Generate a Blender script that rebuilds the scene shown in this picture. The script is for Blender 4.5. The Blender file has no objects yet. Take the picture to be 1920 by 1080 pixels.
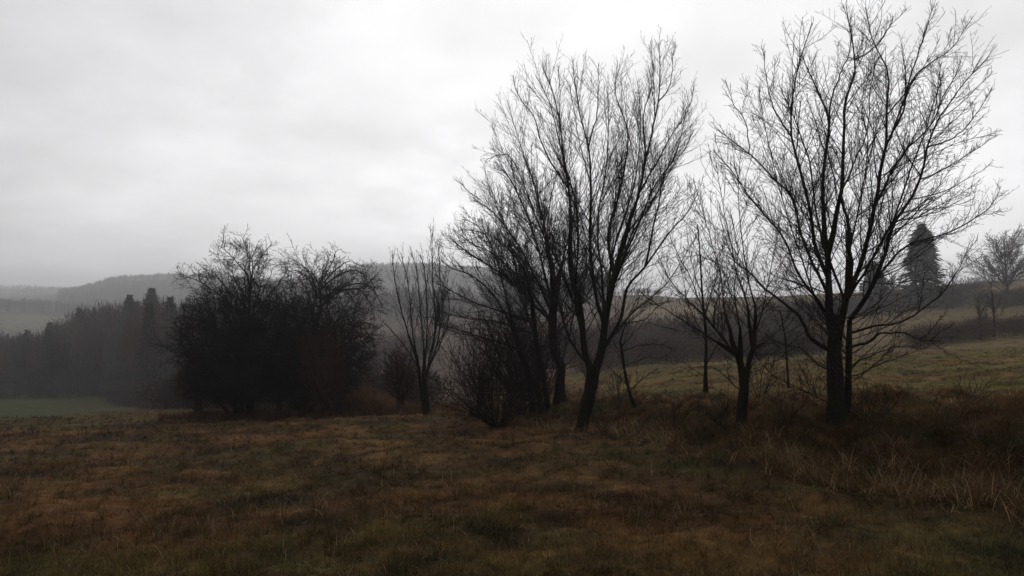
import bpy, math, random
import numpy as np
from mathutils import Vector, Matrix

# ------------------------------------------------------------------ camera, world, sun
sc = bpy.context.scene
COL = sc.collection
CAMZ = 1.7
F = 1507.0                      # focal length in pixels of the 1920 wide photograph
PITCH = math.atan(20 / F)
cam_d = bpy.data.cameras.new('camera')
cam = bpy.data.objects.new('camera', cam_d)
COL.objects.link(cam)
cam.location = (0, 0, CAMZ)
cam.rotation_euler = (math.pi / 2 + PITCH, 0, 0)
cam_d.sensor_width = 36.0
cam_d.lens = 36.0 * F / 1920
cam_d.clip_start = 0.05
cam_d.clip_end = 9000
sc.camera = cam

SUN_EL, SUN_AZ = math.radians(42), math.radians(8)     # azimuth from +Y towards +X
world = bpy.data.worlds.new('World')
sc.world = world
world.use_nodes = True
nt = world.node_tree
nt.nodes.clear()
N = nt.nodes.new
L = nt.links.new


def math_node(tree, op, a, b=None, c=None, clamp=False):
    n = tree.nodes.new('ShaderNodeMath')
    n.operation = op
    n.use_clamp = clamp
    for i, v in enumerate((a, b, c)):
        if v is None:
            continue
        if isinstance(v, (int, float)):
            n.inputs[i].default_value = v
        else:
            tree.links.new(v, n.inputs[i])
    return n.outputs[0]


def mixc(tree, fac, a, b, blend='MIX'):
    n = tree.nodes.new('ShaderNodeMix')
    n.data_type = 'RGBA'
    n.blend_type = blend
    for sock, v in ((n.inputs['Factor'], fac), (n.inputs[6], a), (n.inputs[7], b)):
        if isinstance(v, (int, float)):
            sock.default_value = v
        elif isinstance(v, tuple):
            sock.default_value = v if len(v) == 4 else v + (1,)
        else:
            tree.links.new(v, sock)
    return n.outputs[2]


def build_sky():
    out = N('ShaderNodeOutputWorld')
    bg = N('ShaderNodeBackground')
    sky = N('ShaderNodeTexSky')
    sky.sky_type = 'NISHITA'
    sky.sun_disc = False
    sky.sun_elevation = SUN_EL
    sky.sun_rotation = SUN_AZ
    sky.air_density = 2.0
    sky.dust_density = 6.0
    tc = N('ShaderNodeTexCoord')
    sep = N('ShaderNodeSeparateXYZ')
    L(tc.outputs['Generated'], sep.inputs[0])
    x, y, z = sep.outputs
    zc = math_node(nt, 'MAXIMUM', z, 0.0)
    den = math_node(nt, 'ADD', zc, 0.28)
    px = math_node(nt, 'DIVIDE', x, den)
    py = math_node(nt, 'DIVIDE', y, den)
    com = N('ShaderNodeCombineXYZ')
    L(px, com.inputs[0]); L(py, com.inputs[1])
    # broad cloud bellies
    n1 = N('ShaderNodeTexNoise'); n1.inputs['Scale'].default_value = 1.15
    n1.inputs['Detail'].default_value = 4; n1.inputs['Roughness'].default_value = 0.48
    n1.inputs['Distortion'].default_value = 0.35
    L(com.outputs[0], n1.inputs['Vector'])
    n2 = N('ShaderNodeTexNoise'); n2.inputs['Scale'].default_value = 3.6
    n2.inputs['Detail'].default_value = 5; n2.inputs['Roughness'].default_value = 0.55
    L(com.outputs[0], n2.inputs['Vector'])
    # elevation: greyer towards the horizon
    el = N('ShaderNodeMapRange'); el.interpolation_type = 'SMOOTHSTEP'
    L(z, el.inputs['Value'])
    el.inputs['From Min'].default_value = -0.06; el.inputs['From Max'].default_value = 0.30
    el.inputs['To Min'].default_value = 1.05; el.inputs['To Max'].default_value = 0.89
    # glow side of the cloud sheet (the veiled sun)
    sd = (0.16, 0.90, 0.42)
    dot = math_node(nt, 'ADD', math_node(nt, 'ADD', math_node(nt, 'MULTIPLY', x, sd[0]), math_node(nt, 'MULTIPLY', y, sd[1])), math_node(nt, 'MULTIPLY', z, sd[2]))
    g = N('ShaderNodeMapRange'); g.interpolation_type = 'SMOOTHSTEP'
    L(dot, g.inputs['Value'])
    g.inputs['From Min'].default_value = 0.30; g.inputs['From Max'].default_value = 1.02
    g.inputs['To Min'].default_value = 0.44; g.inputs['To Max'].default_value = 1.01
    # left part of the sky is a little darker
    lf = N('ShaderNodeMapRange'); lf.interpolation_type = 'SMOOTHSTEP'
    L(x, lf.inputs['Value'])
    lf.inputs['From Min'].default_value = -0.60; lf.inputs['From Max'].default_value = 0.05
    lf.inputs['To Min'].default_value = 0.91; lf.inputs['To Max'].default_value = 1.0
    c1 = N('ShaderNodeMapRange')
    L(n1.outputs['Fac'], c1.inputs['Value'])
    c1.inputs['From Min'].default_value = 0.3; c1.inputs['From Max'].default_value = 0.7
    c1.inputs['To Min'].default_value = 0.83; c1.inputs['To Max'].default_value = 1.11
    c2 = N('ShaderNodeMapRange')
    L(n2.outputs['Fac'], c2.inputs['Value'])
    c2.inputs['From Min'].default_value = 0.3; c2.inputs['From Max'].default_value = 0.7
    c2.inputs['To Min'].default_value = 0.93; c2.inputs['To Max'].default_value = 1.06
    v = el.outputs[0]
    for o in (g.outputs[0], lf.outputs[0], c1.outputs[0], c2.outputs[0]):
        v = math_node(nt, 'MULTIPLY', v, o)
    # a thin spot in the cloud sheet, low above the hills
    gd = Vector((-0.0855, 0.988, 0.128)).normalized()
    gdot = math_node(nt, 'ADD', math_node(nt, 'ADD', math_node(nt, 'MULTIPLY', x, gd[0]), math_node(nt, 'MULTIPLY', y, gd[1])), math_node(nt, 'MULTIPLY', z, gd[2]))
    gdot = math_node(nt, 'ADD', gdot, math_node(nt, 'MULTIPLY', math_node(nt, 'SUBTRACT', n2.outputs['Fac'], 0.5), 0.012))
    gp = N('ShaderNodeMapRange'); gp.interpolation_type = 'SMOOTHSTEP'
    L(gdot, gp.inputs['Value'])
    gp.inputs['From Min'].default_value = 0.9955; gp.inputs['From Max'].default_value = 1.0015
    gp.inputs['To Min'].default_value = 1.0; gp.inputs['To Max'].default_value = 1.13
    v = math_node(nt, 'MULTIPLY', v, gp.outputs[0])
    v = math_node(nt, 'MULTIPLY', v, SKY_GAIN)
    cc = N('ShaderNodeCombineColor')
    L(math_node(nt, 'MULTIPLY', v, 0.985), cc.inputs[0])
    L(math_node(nt, 'MULTIPLY', v, 0.985), cc.inputs[1])
    L(math_node(nt, 'MULTIPLY', v, 1.01), cc.inputs[2])
    col = mixc(nt, 0.97, sky.outputs[0], cc.outputs[0])
    L(col, bg.inputs['Color'])
    bg.inputs['Strength'].default_value = 0.10
    L(bg.outputs[0], out.inputs['Surface'])


SKY_GAIN = 11.6
build_sky()

sun_d = bpy.data.lights.new('sun', 'SUN')
sun_d.energy = 0.5
sun_d.angle = math.radians(40)
sun_d.color = (1.0, 0.97, 0.93)
sun = bpy.data.objects.new('sun', sun_d)
COL.objects.link(sun)
to_sun = Vector((math.sin(SUN_AZ) * math.cos(SUN_EL), math.cos(SUN_AZ) * math.cos(SUN_EL), math.sin(SUN_EL)))
sun.rotation_euler = to_sun.to_track_quat('Z', 'Y').to_euler()
sun.location = (0, 0, 60)

sc.view_settings.view_transform = 'Standard'
sc.view_settings.look = 'None'
sc.view_settings.exposure = 0
sc.view_settings.gamma = 1
sc.view_settings.use_curve_mapping = False
sc.render.engine = 'CYCLES'
sc.cycles.max_bounces = 5
sc.cycles.diffuse_bounces = 2
sc.cycles.volume_bounces = 1
sc.cycles.use_denoising = True
sc.cycles.denoiser = 'OPENIMAGEDENOISE'
sc.cycles.denoising_input_passes = 'RGB_ALBEDO_NORMAL'
sc.cycles.denoising_prefilter = 'ACCURATE'
sc.cycles.pixel_filter_type = 'BLACKMAN_HARRIS'

rng = np.random.default_rng(11)

# ------------------------------------------------------------------ helpers


def P(u, v, Y):
    """point seen at photo pixel (u, v) at forward distance Y"""
    a = (u - 960) / F
    b = -(v - 540) / F
    c, s = math.cos(PITCH), math.sin(PITCH)
    dy, dz = c - b * s, s + b * c
    k = Y / dy
    return np.array([a * k, Y, CAMZ + dz * k])


def hash2(ix, iy, seed):
    h = (ix.astype(np.int64) * 374761393 + iy.astype(np.int64) * 668265263 + seed * 982451653) & 0xFFFFFFFF
    h = ((h ^ (h >> 13)) * 1274126177) & 0xFFFFFFFF
    return ((h ^ (h >> 16)) & 0xFFFF) / 65535.0


def vnoise(x, y, scale, seed=0, octaves=1):
    """value noise, 0..1"""
    x = np.asarray(x, float) / scale
    y = np.asarray(y, float) / scale
    tot = 0; amp = 1; norm = 0
    for o in range(octaves):
        fx, fy = np.floor(x), np.floor(y)
        tx, ty = x - fx, y - fy
        tx = tx * tx * (3 - 2 * tx); ty = ty * ty * (3 - 2 * ty)
        s = seed + 17 * o
        a = hash2(fx, fy, s); b = hash2(fx + 1, fy, s); c = hash2(fx, fy + 1, s); d = hash2(fx + 1, fy + 1, s)
        tot = tot + amp * ((a * (1 - tx) + b * tx) * (1 - ty) + (c * (1 - tx) + d * tx) * ty)
        norm += amp
        amp *= 0.5; x = x * 2.03 + 5.1; y = y * 2.03 + 1.7
    return tot / norm


def smooth01(t):
    t = np.clip(t, 0, 1)
    return t * t * (3 - 2 * t)


def mesh_obj(name, verts, faces, mat, parent=None, smooth=True, colors=None):
    """verts (V,3), faces list of (M,k) int arrays; one mesh object"""
    me = bpy.data.meshes.new(name)
    verts = np.ascontiguousarray(verts, dtype=np.float32)
    me.vertices.add(len(verts))
    me.vertices.foreach_set('co', verts.ravel())
    loops = np.concatenate([f.ravel() for f in faces]).astype(np.int32)
    sizes = np.concatenate([np.full(len(f), f.shape[1], dtype=np.int32) for f in faces])
    starts = np.concatenate([[0], np.cumsum(sizes)[:-1]]).astype(np.int32)
    me.loops.add(len(loops))
    me.loops.foreach_set('vertex_index', loops)
    me.polygons.add(len(sizes))
    me.polygons.foreach_set('loop_start', starts)
    me.polygons.foreach_set('use_smooth', np.full(len(sizes), smooth, dtype=bool))
    me.update(calc_edges=True)
    if colors is not None:
        at = me.attributes.new('tint', 'FLOAT_COLOR', 'POINT')
        c4 = np.ones((len(verts), 4), dtype=np.float32)
        c4[:, :3] = colors
        at.data.foreach_set('color', c4.ravel())
    me.materials.append(mat)
    o = bpy.data.objects.new(name, me)
    COL.objects.link(o)
    if parent is not None:
        o.parent = parent
        o.matrix_parent_inverse = Matrix.Translation(-parent.location)
    return o


def tag(o, label=None, cat=None, group=None, kind=None):
    if label: o['label'] = label
    if cat: o['category'] = cat
    if group: o['group'] = group
    if kind: o['kind'] = kind
    return o


def empty(name, loc):
    o = bpy.data.objects.new(name, None)
    o.location = Vector([float(v) for v in loc])
    o.empty_display_size = 0.3
    COL.objects.link(o)
    return o


def mat_base(name):
    m = bpy.data.materials.new(name)
    m.use_nodes = True
    t = m.node_tree
    b = t.nodes['Principled BSDF']
    b.inputs['Roughness'].default_value = 0.9
    b.inputs['Specular IOR Level'].default_value = 0.15
    return m, t, b


def noise_mat(name, c1, c2, scale, detail=4, c3=None, scale3=1.0, bump=0.0, rough=1.0, tint=False, lo=0.35, hi=0.65, spec=0.05):
    m, t, b = mat_base(name)
    tc = t.nodes.new('ShaderNodeTexCoord')
    n = t.nodes.new('ShaderNodeTexNoise')
    n.inputs['Scale'].default_value = scale
    n.inputs['Detail'].default_value = detail
    t.links.new(tc.outputs['Object'], n.inputs['Vector'])
    mr = t.nodes.new('ShaderNodeMapRange')
    mr.inputs['From Min'].default_value = lo; mr.inputs['From Max'].default_value = hi
    t.links.new(n.outputs['Fac'], mr.inputs['Value'])
    col = mixc(t, mr.outputs[0], c1, c2)
    if c3 is not None:
        n3 = t.nodes.new('ShaderNodeTexNoise')
        n3.inputs['Scale'].default_value = scale3
        n3.inputs['Detail'].default_value = 3
        t.links.new(tc.outputs['Object'], n3.inputs['Vector'])
        m3 = t.nodes.new('ShaderNodeMapRange')
        m3.inputs['From Min'].default_value = 0.48; m3.inputs['From Max'].default_value = 0.62
        t.links.new(n3.outputs['Fac'], m3.inputs['Value'])
        col = mixc(t, m3.outputs[0], col, c3)
    if tint:
        a = t.nodes.new('ShaderNodeAttribute')
        a.attribute_name = 'tint'
        col = mixc(t, 1.0, a.outputs['Color'], col, 'MULTIPLY')
    t.links.new(col, b.inputs['Base Color'])
    b.inputs['Roughness'].default_value = rough
    b.inputs['Specular IOR Level'].default_value = spec
    if bump:
        bp = t.nodes.new('ShaderNodeBump')
        bp.inputs['Strength'].default_value = bump
        bp.inputs['Distance'].default_value = 0.02
        t.links.new(n.outputs['Fac'], bp.inputs['Height'])
        t.links.new(bp.outputs[0], b.inputs['Normal'])
    return m


M_GROUND = noise_mat('turf', (0.62, 0.62, 0.62), (1.35, 1.3, 1.25), 7.0, 8, bump=0.6, tint=True)
M_GRASS = noise_mat('grass_blade', (0.85, 0.85, 0.85), (1.15, 1.12, 1.1), 3.0, 2, tint=True, rough=0.9, spec=0.06)
def make_translucent(m, fac):
    t = m.node_tree
    b = t.nodes['Principled BSDF']
    src = b.inputs['Base Color'].links[0].from_socket
    tr = t.nodes.new('ShaderNodeBsdfTranslucent')
    t.links.new(src, tr.inputs['Color'])
    mx = t.nodes.new('ShaderNodeMixShader')
    mx.inputs[0].default_value = fac
    t.links.new(b.outputs[0], mx.inputs[1]); t.links.new(tr.outputs[0], mx.inputs[2])
    t.links.new(mx.outputs[0], t.nodes['Material Output'].inputs['Surface'])


make_translucent(M_GRASS, 0.4)
M_BARK = noise_mat('wet_bark', (0.005, 0.004, 0.0035), (0.022, 0.018, 0.015), 34.0, 7, c3=(0.012, 0.015, 0.005), scale3=2.2, bump=0.9, rough=0.9)
M_TWIG = noise_mat('twig_bark', (0.018, 0.014, 0.015), (0.034, 0.026, 0.026), 2.0, 2)
M_THORN = noise_mat('thicket_twig', (0.010, 0.008, 0.008), (0.026, 0.020, 0.017), 1.2, 3)
M_REDTWIG = noise_mat('red_twig', (0.036, 0.017, 0.016), (0.062, 0.030, 0.026), 1.2, 3)
M_SHRUB = noise_mat('shrub_twig', (0.035, 0.026, 0.024), (0.065, 0.048, 0.042), 0.4, 3)
M_WOOD = noise_mat('wood_twig', (0.75, 0.75, 0.75), (1.25, 1.25, 1.25), 0.15, 3, tint=True)
M_NEEDLE = noise_mat('needles', (0.012, 0.020, 0.012), (0.028, 0.040, 0.024), 1.0, 4)
M_BIRCH = noise_mat('birch_bark', (0.10, 0.10, 0.10), (0.42, 0.41, 0.39), 1.5, 3)

# ------------------------------------------------------------------ terrain
PX = lambda Y, v: CAMZ - (v - 560) / F * Y
# per column of view: (forward distance of the end of the near meadow plane, [(Y, photo row), ...])
COLS = {
    -95: (36, [(42, 792), (60, 800), (90, 788), (150, 748), (190, 735), (300, 680), (480, 603), (600, 586), (750, 580), (1100, 562), (1500, 550), (1800, 542), (2100, 545), (2700, 560)]),
    60: (38, [(44, 785), (60, 792), (90, 783), (150, 745), (190, 732), (300, 680), (480, 603), (600, 587), (750, 582), (1100, 560), (1500, 550), (1800, 541), (2100, 545), (2700, 560)]),
    150: (39, [(46, 776), (60, 784), (90, 776), (140, 750), (190, 730), (300, 680), (480, 612), (600, 597), (750, 586), (950, 560), (1100, 548), (1300, 548), (1800, 548), (2700, 560)]),
    215: (39, [(46, 770), (60, 779), (90, 772), (130, 752), (190, 728), (300, 680), (480, 620), (700, 590), (900, 560), (1100, 528), (1200, 528), (1500, 545), (2700, 560)]),
    330: (40, [(48, 766), (60, 775), (90, 770), (125, 752), (190, 725), (300, 670), (480, 620), (700, 585), (900, 550), (1100, 522), (1200, 524), (1500, 545), (2700, 560)]),
    480: (40, [(48, 766), (60, 775), (100, 745), (160, 705), (300, 640), (480, 600), (700, 575), (900, 555), (1100, 532), (1200, 534), (1500, 545), (2700, 560)]),
    600: (38, [(46, 770), (60, 778), (110, 725), (160, 695), (300, 630), (450, 590), (700, 565), (850, 540), (1000, 530), (1200, 538), (1500, 545), (2700, 560)]),
    680: (37, [(44, 772), (60, 780), (110, 720), (160, 690), (300, 625), (400, 600), (600, 570), (800, 530), (950, 506), (1050, 508), (1500, 545), (2700, 560)]),
    780: (35, [(42, 772), (60, 778), (110, 712), (160, 680), (260, 632), (350, 603), (600, 570), (800, 530), (950, 504), (1050, 506), (1500, 545), (2700, 560)]),
    900: (26, [(30, 770), (40, 752), (60, 755), (110, 700), (160, 672), (260, 628), (350, 603), (600, 570), (800, 535), (950, 513), (1050, 515), (1500, 545), (2700, 560)]),
    1000: (23, [(26, 765), (30, 745), (42, 715), (60, 730), (110, 690), (160, 660), (260, 615), (350, 598), (600, 570), (800, 545), (950, 525), (1050, 527), (1500, 545), (2700, 560)]),
    1090: (20.5, [(24, 752), (28, 735), (42, 700), (60, 712), (110, 672), (200, 610), (300, 572), (400, 560), (600, 560), (900, 550), (1500, 553), (2700, 560)]),
    1200: (16.8, [(19, 765), (22, 742), (42, 690), (60, 702), (110, 662), (200, 600), (280, 568), (380, 552), (600, 556), (900, 556), (2700, 560)]),
    1300: (14.0, [(16.2, 775), (18.6, 742), (42, 686), (60, 694), (110, 652), (200, 590), (300, 558), (500, 562), (900, 560), (2700, 560)]),
    1500: (11.4, [(12.6, 825), (13.6, 780), (15.2, 740), (42, 672), (60, 680), (110, 640), (200, 572), (260, 553), (500, 560), (2700, 562)]),
    1700: (10.2, [(11.6, 830), (12.8, 772), (14.2, 737), (42, 661), (58, 664), (100, 630), (140, 590), (200, 548), (240, 542), (500, 556), (2700, 562)]),
    1920: (9.1, [(10.4, 830), (11.6, 765), (13.0, 733), (42, 651), (55, 653), (100, 602), (150, 556), (190, 525), (250, 523), (500, 540), (2700, 562)]),
    2015: (8.7, [(10.0, 830), (11.2, 763), (12.6, 732), (42, 648), (55, 650), (100, 596), (150, 550), (190, 521), (250, 519), (500, 536), (2700, 562)]),
}
LG = np.linspace(math.log(0.5), math.log(2700), 420)
YG = np.exp(LG)
US = np.array(sorted(COLS))
TAB = []
ker = np.exp(-np.linspace(-2, 2, 7) ** 2); ker /= ker.sum()
for u in US:
    foot, pts = COLS[u]
    k = (u - 960) / F
    plane = lambda Y: (-0.085 + 0.03 * k) * Y
    ys = [0.0, foot * 0.5, foot] + [p[0] for p in pts]
    zs = [0.0, plane(foot * 0.5), plane(foot)] + [PX(p[0], p[1]) for p in pts]
    z = np.interp(YG, ys, zs)
    zp = np.pad(z, 3, mode='edge')
    TAB.append(np.convolve(zp, ker, mode='valid'))
TAB = np.array(TAB)
# resample over the view angle with smooth blending between columns
UF = np.linspace(US[0], US[-1], 260)
TABF = np.array([np.interp(UF, US, TAB[:, j]) for j in range(TAB.shape[1])]).T
k2 = np.exp(-np.linspace(-1.8, 1.8, 9) ** 2); k2 /= k2.sum()
TABF = np.array([np.convolve(np.pad(TABF[:, j], 4, mode='edge'), k2, mode='valid') for j in range(TABF.shape[1])]).T


def H0(x, y):
    x = np.asarray(x, float); y = np.asarray(y, float)
    r = np.hypot(x, y)
    th = np.clip(np.arctan2(x, y), -math.atan(0.7), math.atan(0.7))
    Y = np.maximum(r * np.cos(th), 0.5)
    u = 960 + F * np.tan(th)
    fi = np.clip((u - UF[0]) / (UF[1] - UF[0]), 0, len(UF) - 1.001)
    fj = np.clip((np.log(Y) - LG[0]) / (LG[1] - LG[0]), 0, len(LG) - 1.001)
    i = fi.astype(int); j = fj.astype(int)
    a = fi - i; b = fj - j
    z = (TABF[i, j] * (1 - a) * (1 - b) + TABF[i + 1, j] * a * (1 - b) + TABF[i, j + 1] * (1 - a) * b + TABF[i + 1, j + 1] * a * b)
    return z


def bankness(x, y):
    """1 on the rough bank between meadow and upper field"""
    th = np.arctan2(x, y)
    u = 960 + F * np.tan(np.clip(th, -0.65, 0.65))
    foot = np.interp(u, [560, 700, 850, 900, 1000, 1090, 1200, 1300, 1500, 1700, 1920], [38, 35, 27, 25, 22, 19.8, 16.4, 13.6, 11.0, 9.8, 8.7])
    lip = np.interp(u, [560, 700, 850, 900, 1000, 1090, 1200, 1300, 1500, 1700, 1920], [38, 38, 33, 34, 30, 28, 22, 18.8, 15.6, 14.6, 13.4])
    w = np.clip((lip - foot) * 0.18, 0.35, 2)
    return smooth01((y - foot) / w + 0.5) * smooth01((lip - y) / w + 0.5), foot, lip


def H(x, y):
    z = H0(x, y)
    r = np.hypot(x, y)
    near = smooth01((90 - r) / 60)
    bk = bankness(x, y)[0]
    tuss = (vnoise(x, y, 1.1, 3, 2) - 0.5) * 0.20 + (vnoise(x, y, 0.38, 5) - 0.5) * 0.09
    z = z + near * (tuss * (1 + 0.9 * bk) + (vnoise(x, y, 4.5, 8) - 0.5) * 0.16 * smooth01((r - 3) / 6))
    z = z + (1 - near) * (vnoise(x, y, 60, 9, 2) - 0.5) * 1.2
    return z


def cover_colour(x, y):
    """what grows on the ground there (base colour)"""
    x = np.asarray(x, float); y = np.asarray(y, float)
    r = np.hypot(x, y)
    u = 960 + F * np.tan(np.clip(np.arctan2(x, y), -0.65, 0.65))
    bk, foot, lip = bankness(x, y)
    n1 = vnoise(x, y, 3.2, 21, 3)[..., None]
    n2 = vnoise(x, y, 1.1, 22, 3)[..., None]
    n3 = vnoise(x, y, 6.0, 23, 2)[..., None]
    rust = np.array([0.080, 0.040, 0.015]); ochre = np.array([0.086, 0.050, 0.019]); green = np.array([0.036, 0.044, 0.011]); dark = np.array([0.022, 0.014, 0.008])
    c = rust + (ochre - rust) * smooth01((n1 - 0.35) / 0.3)
    c = c + (green - c) * smooth01((n3 - 0.50) / 0.2) * 0.38 + (green - c) * smooth01((vnoise(x, y, 1.7, 25, 2)[..., None] - 0.55) / 0.15) * 0.4
    c = c + (dark - c) * smooth01((n2 - 0.58) / 0.15) * 0.75
    wet = smooth01((vnoise(x, y, 2.3, 29, 2) - 0.60) / 0.1)[..., None]
    c = c + (dark * 0.9 - c) * wet * 0.45
    # greener strip just in front of the bank
    strip = (np.exp(-((y - foot + 1.6) / 1.2) ** 2) * smooth01((u - 1180) / 300) * 0.9 * vnoise(x, y, 1.2, 26, 2))[..., None]
    c = c + (np.array([0.030, 0.040, 0.013]) - c) * strip
    bankc = np.array([0.066, 0.038, 0.016]) + (np.array([0.024, 0.023, 0.010]) - np.array([0.050, 0.026, 0.014])) * smooth01((n2 - 0.40) / 0.2)
    c = c + (bankc - c) * bk[..., None]
    upper = (smooth01((y - lip) / 1.5 + 0.3) * smooth01((u - 1000) / 150))[..., None]
    upc = np.array([0.096, 0.062, 0.020]) + (np.array([0.070, 0.057, 0.016]) - np.array([0.096, 0.062, 0.020])) * smooth01((n1 - 0.3) / 0.4)
    c = c + (upc - c) * upper
    # far ground by distance
    rr = r[..., None]
    far = smooth01((rr - 50) / 20)
    leftg = smooth01((330 - u) / 200)[..., None]
    fc = np.array([0.100, 0.072, 0.032]) * (1 - leftg) + np.array([0.036, 0.040, 0.013]) * leftg
    redf = (smooth01((u - 640) / 60) * smooth01((1180 - u) / 60))[..., None]
    fc = fc + (np.array([0.062, 0.040, 0.026]) - fc) * redf
    fc = fc * (0.8 + 0.4 * vnoise(x, y, 40, 31, 3)[..., None])
    c = c + (fc - c) * far
    pale = smooth01((rr - 420) / 60) * smooth01((700 - rr) / 60) * smooth01((260 - u) / 120)[..., None]
    c = c + (np.array([0.105, 0.10, 0.07]) - c) * pale
    floor = smooth01((rr - 680) / 60)
    c = c + (np.array([0.030, 0.026, 0.024]) - c) * floor
    c = c * (0.62 + 0.76 * smooth01((vnoise(x, y, 0.7, 61, 3) - 0.25) / 0.5))[..., None]
    return c


def build_ground():
    th_in = np.linspace(-0.78, 0.78, 620)
    th_out = np.linspace(0.78, 2 * math.pi - 0.78, 70)[1:-1]
    th = np.concatenate([th_in, th_out])
    rr = np.exp(np.linspace(math.log(0.6), math.log(2800), 760))
    T, R = np.meshgrid(th, rr)
    X = np.sin(T) * R; Yv = np.cos(T) * R
    Z = H(X, Yv)
    verts = np.stack([X, Yv, Z], -1).reshape(-1, 3)
    cols = cover_colour(X, Yv).reshape(-1, 3)
    nt_, nr = len(th), len(rr)
    i, j = np.meshgrid(np.arange(nr - 1), np.arange(nt_), indexing='ij')
    jn = (j + 1) % nt_
    quads = np.stack([i * nt_ + j, i * nt_ + jn, (i + 1) * nt_ + jn, (i + 1) * nt_ + j], -1).reshape(-1, 4)[:, ::-1]
    verts = np.vstack([verts, [[0, 0, 0]]])
    cols = np.vstack([cols, cols[:1]])
    c = len(verts) - 1
    jj = np.arange(nt_)
    tris = np.stack([np.full(nt_, c), (jj + 1) % nt_, jj], -1)
    o = mesh_obj('ground', verts, [quads, tris], M_GROUND, colors=cols)
    tag(o, 'brown autumn meadow with a rough bank, upper field and hills beyond', 'ground', kind='structure')


build_ground()

# ------------------------------------------------------------------ tubes


class Tubes:
    """collects tapered tubes; build() links them as one mesh"""

    def __init__(self):
        self.g = []

    def add(self, pts, rad, sides):
        pts = np.asarray(pts, float); rad = np.asarray(rad, float)
        if pts.ndim == 2:
            pts = pts[None]; rad = rad[None]
        if len(pts):
            self.g.append((pts, rad, sides))

    def arrays(self):
        V = []; Fq = []; off = 0
        for pts, rad, s in self.g:
            T, n, _ = pts.shape
            tan = np.gradient(pts, axis=1)
            tan /= np.linalg.norm(tan, axis=2, keepdims=True) + 1e-9
            ref = np.zeros((T, 1, 3)); ref[:, 0, 0] = 1
            avg = pts[:, -1] - pts[:, 0]
            avg /= np.linalg.norm(avg, axis=1, keepdims=True) + 1e-9
            bad = np.abs(avg[:, 0]) > 0.8
            ref[bad, 0] = (0, 1, 0)
            a = np.cross(tan, ref); a /= np.linalg.norm(a, axis=2, keepdims=True) + 1e-9
            b = np.cross(tan, a)
            ang = np.arange(s) * 2 * math.pi / s
            ring = (a[:, :, None] * np.cos(ang)[None, None, :, None] + b[:, :, None] * np.sin(ang)[None, None, :, None])
            vv = pts[:, :, None] + ring * rad[:, :, None, None]
            V.append(vv.reshape(-1, 3))
            base = off + np.arange(T)[:, None, None] * n * s + np.arange(n - 1)[None, :, None] * s
            k = np.arange(s)[None, None, :]
            kn = (k + 1) % s
            q = np.stack([base + k, base + s + k, base + s + kn, base + kn], -1)
            Fq.append(q.reshape(-1, 4))
            off += T * n * s
        return np.concatenate(V), [np.concatenate(Fq)]

    def build(self, name, mat, parent=None, colors=None):
        v, f = self.arrays()
        c = None if colors is None else np.tile(np.array(colors), (len(v), 1))
        return mesh_obj(name, v, f, mat, parent, colors=c)


def unit(v):
    return v / (np.linalg.norm(v, axis=-1, keepdims=True) + 1e-9)


def resample(pts, rad, n):
    """smooth resample of a polyline"""
    pts = np.asarray(pts, float); rad = np.asarray(rad, float)
    m = len(pts)
    if m < 3:
        t = np.linspace(0, m - 1, n)
        return np.stack([np.interp(t, range(m), pts[:, k]) for k in range(3)], 1), np.interp(t, range(m), rad)
    seg = np.linalg.norm(np.diff(pts, axis=0), axis=1)
    s = np.concatenate([[0], np.cumsum(seg)])
    ext = np.vstack([2 * pts[0] - pts[1], pts, 2 * pts[-1] - pts[-2]])
    t = np.linspace(0, s[-1], n)
    idx = np.clip(np.searchsorted(s, t, side='right') - 1, 0, m - 2)
    f = ((t - s[idx]) / (seg[idx] + 1e-9))[:, None]
    p0, p1, p2, p3 = ext[idx], ext[idx + 1], ext[idx + 2], ext[idx + 3]
    q = 0.5 * ((2 * p1) + (-p0 + p2) * f + (2 * p0 - 5 * p1 + 4 * p2 - p3) * f ** 2 + (-p0 + 3 * p1 - 3 * p2 + p3) * f ** 3)
    return q, np.interp(t, s, rad)


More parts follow.
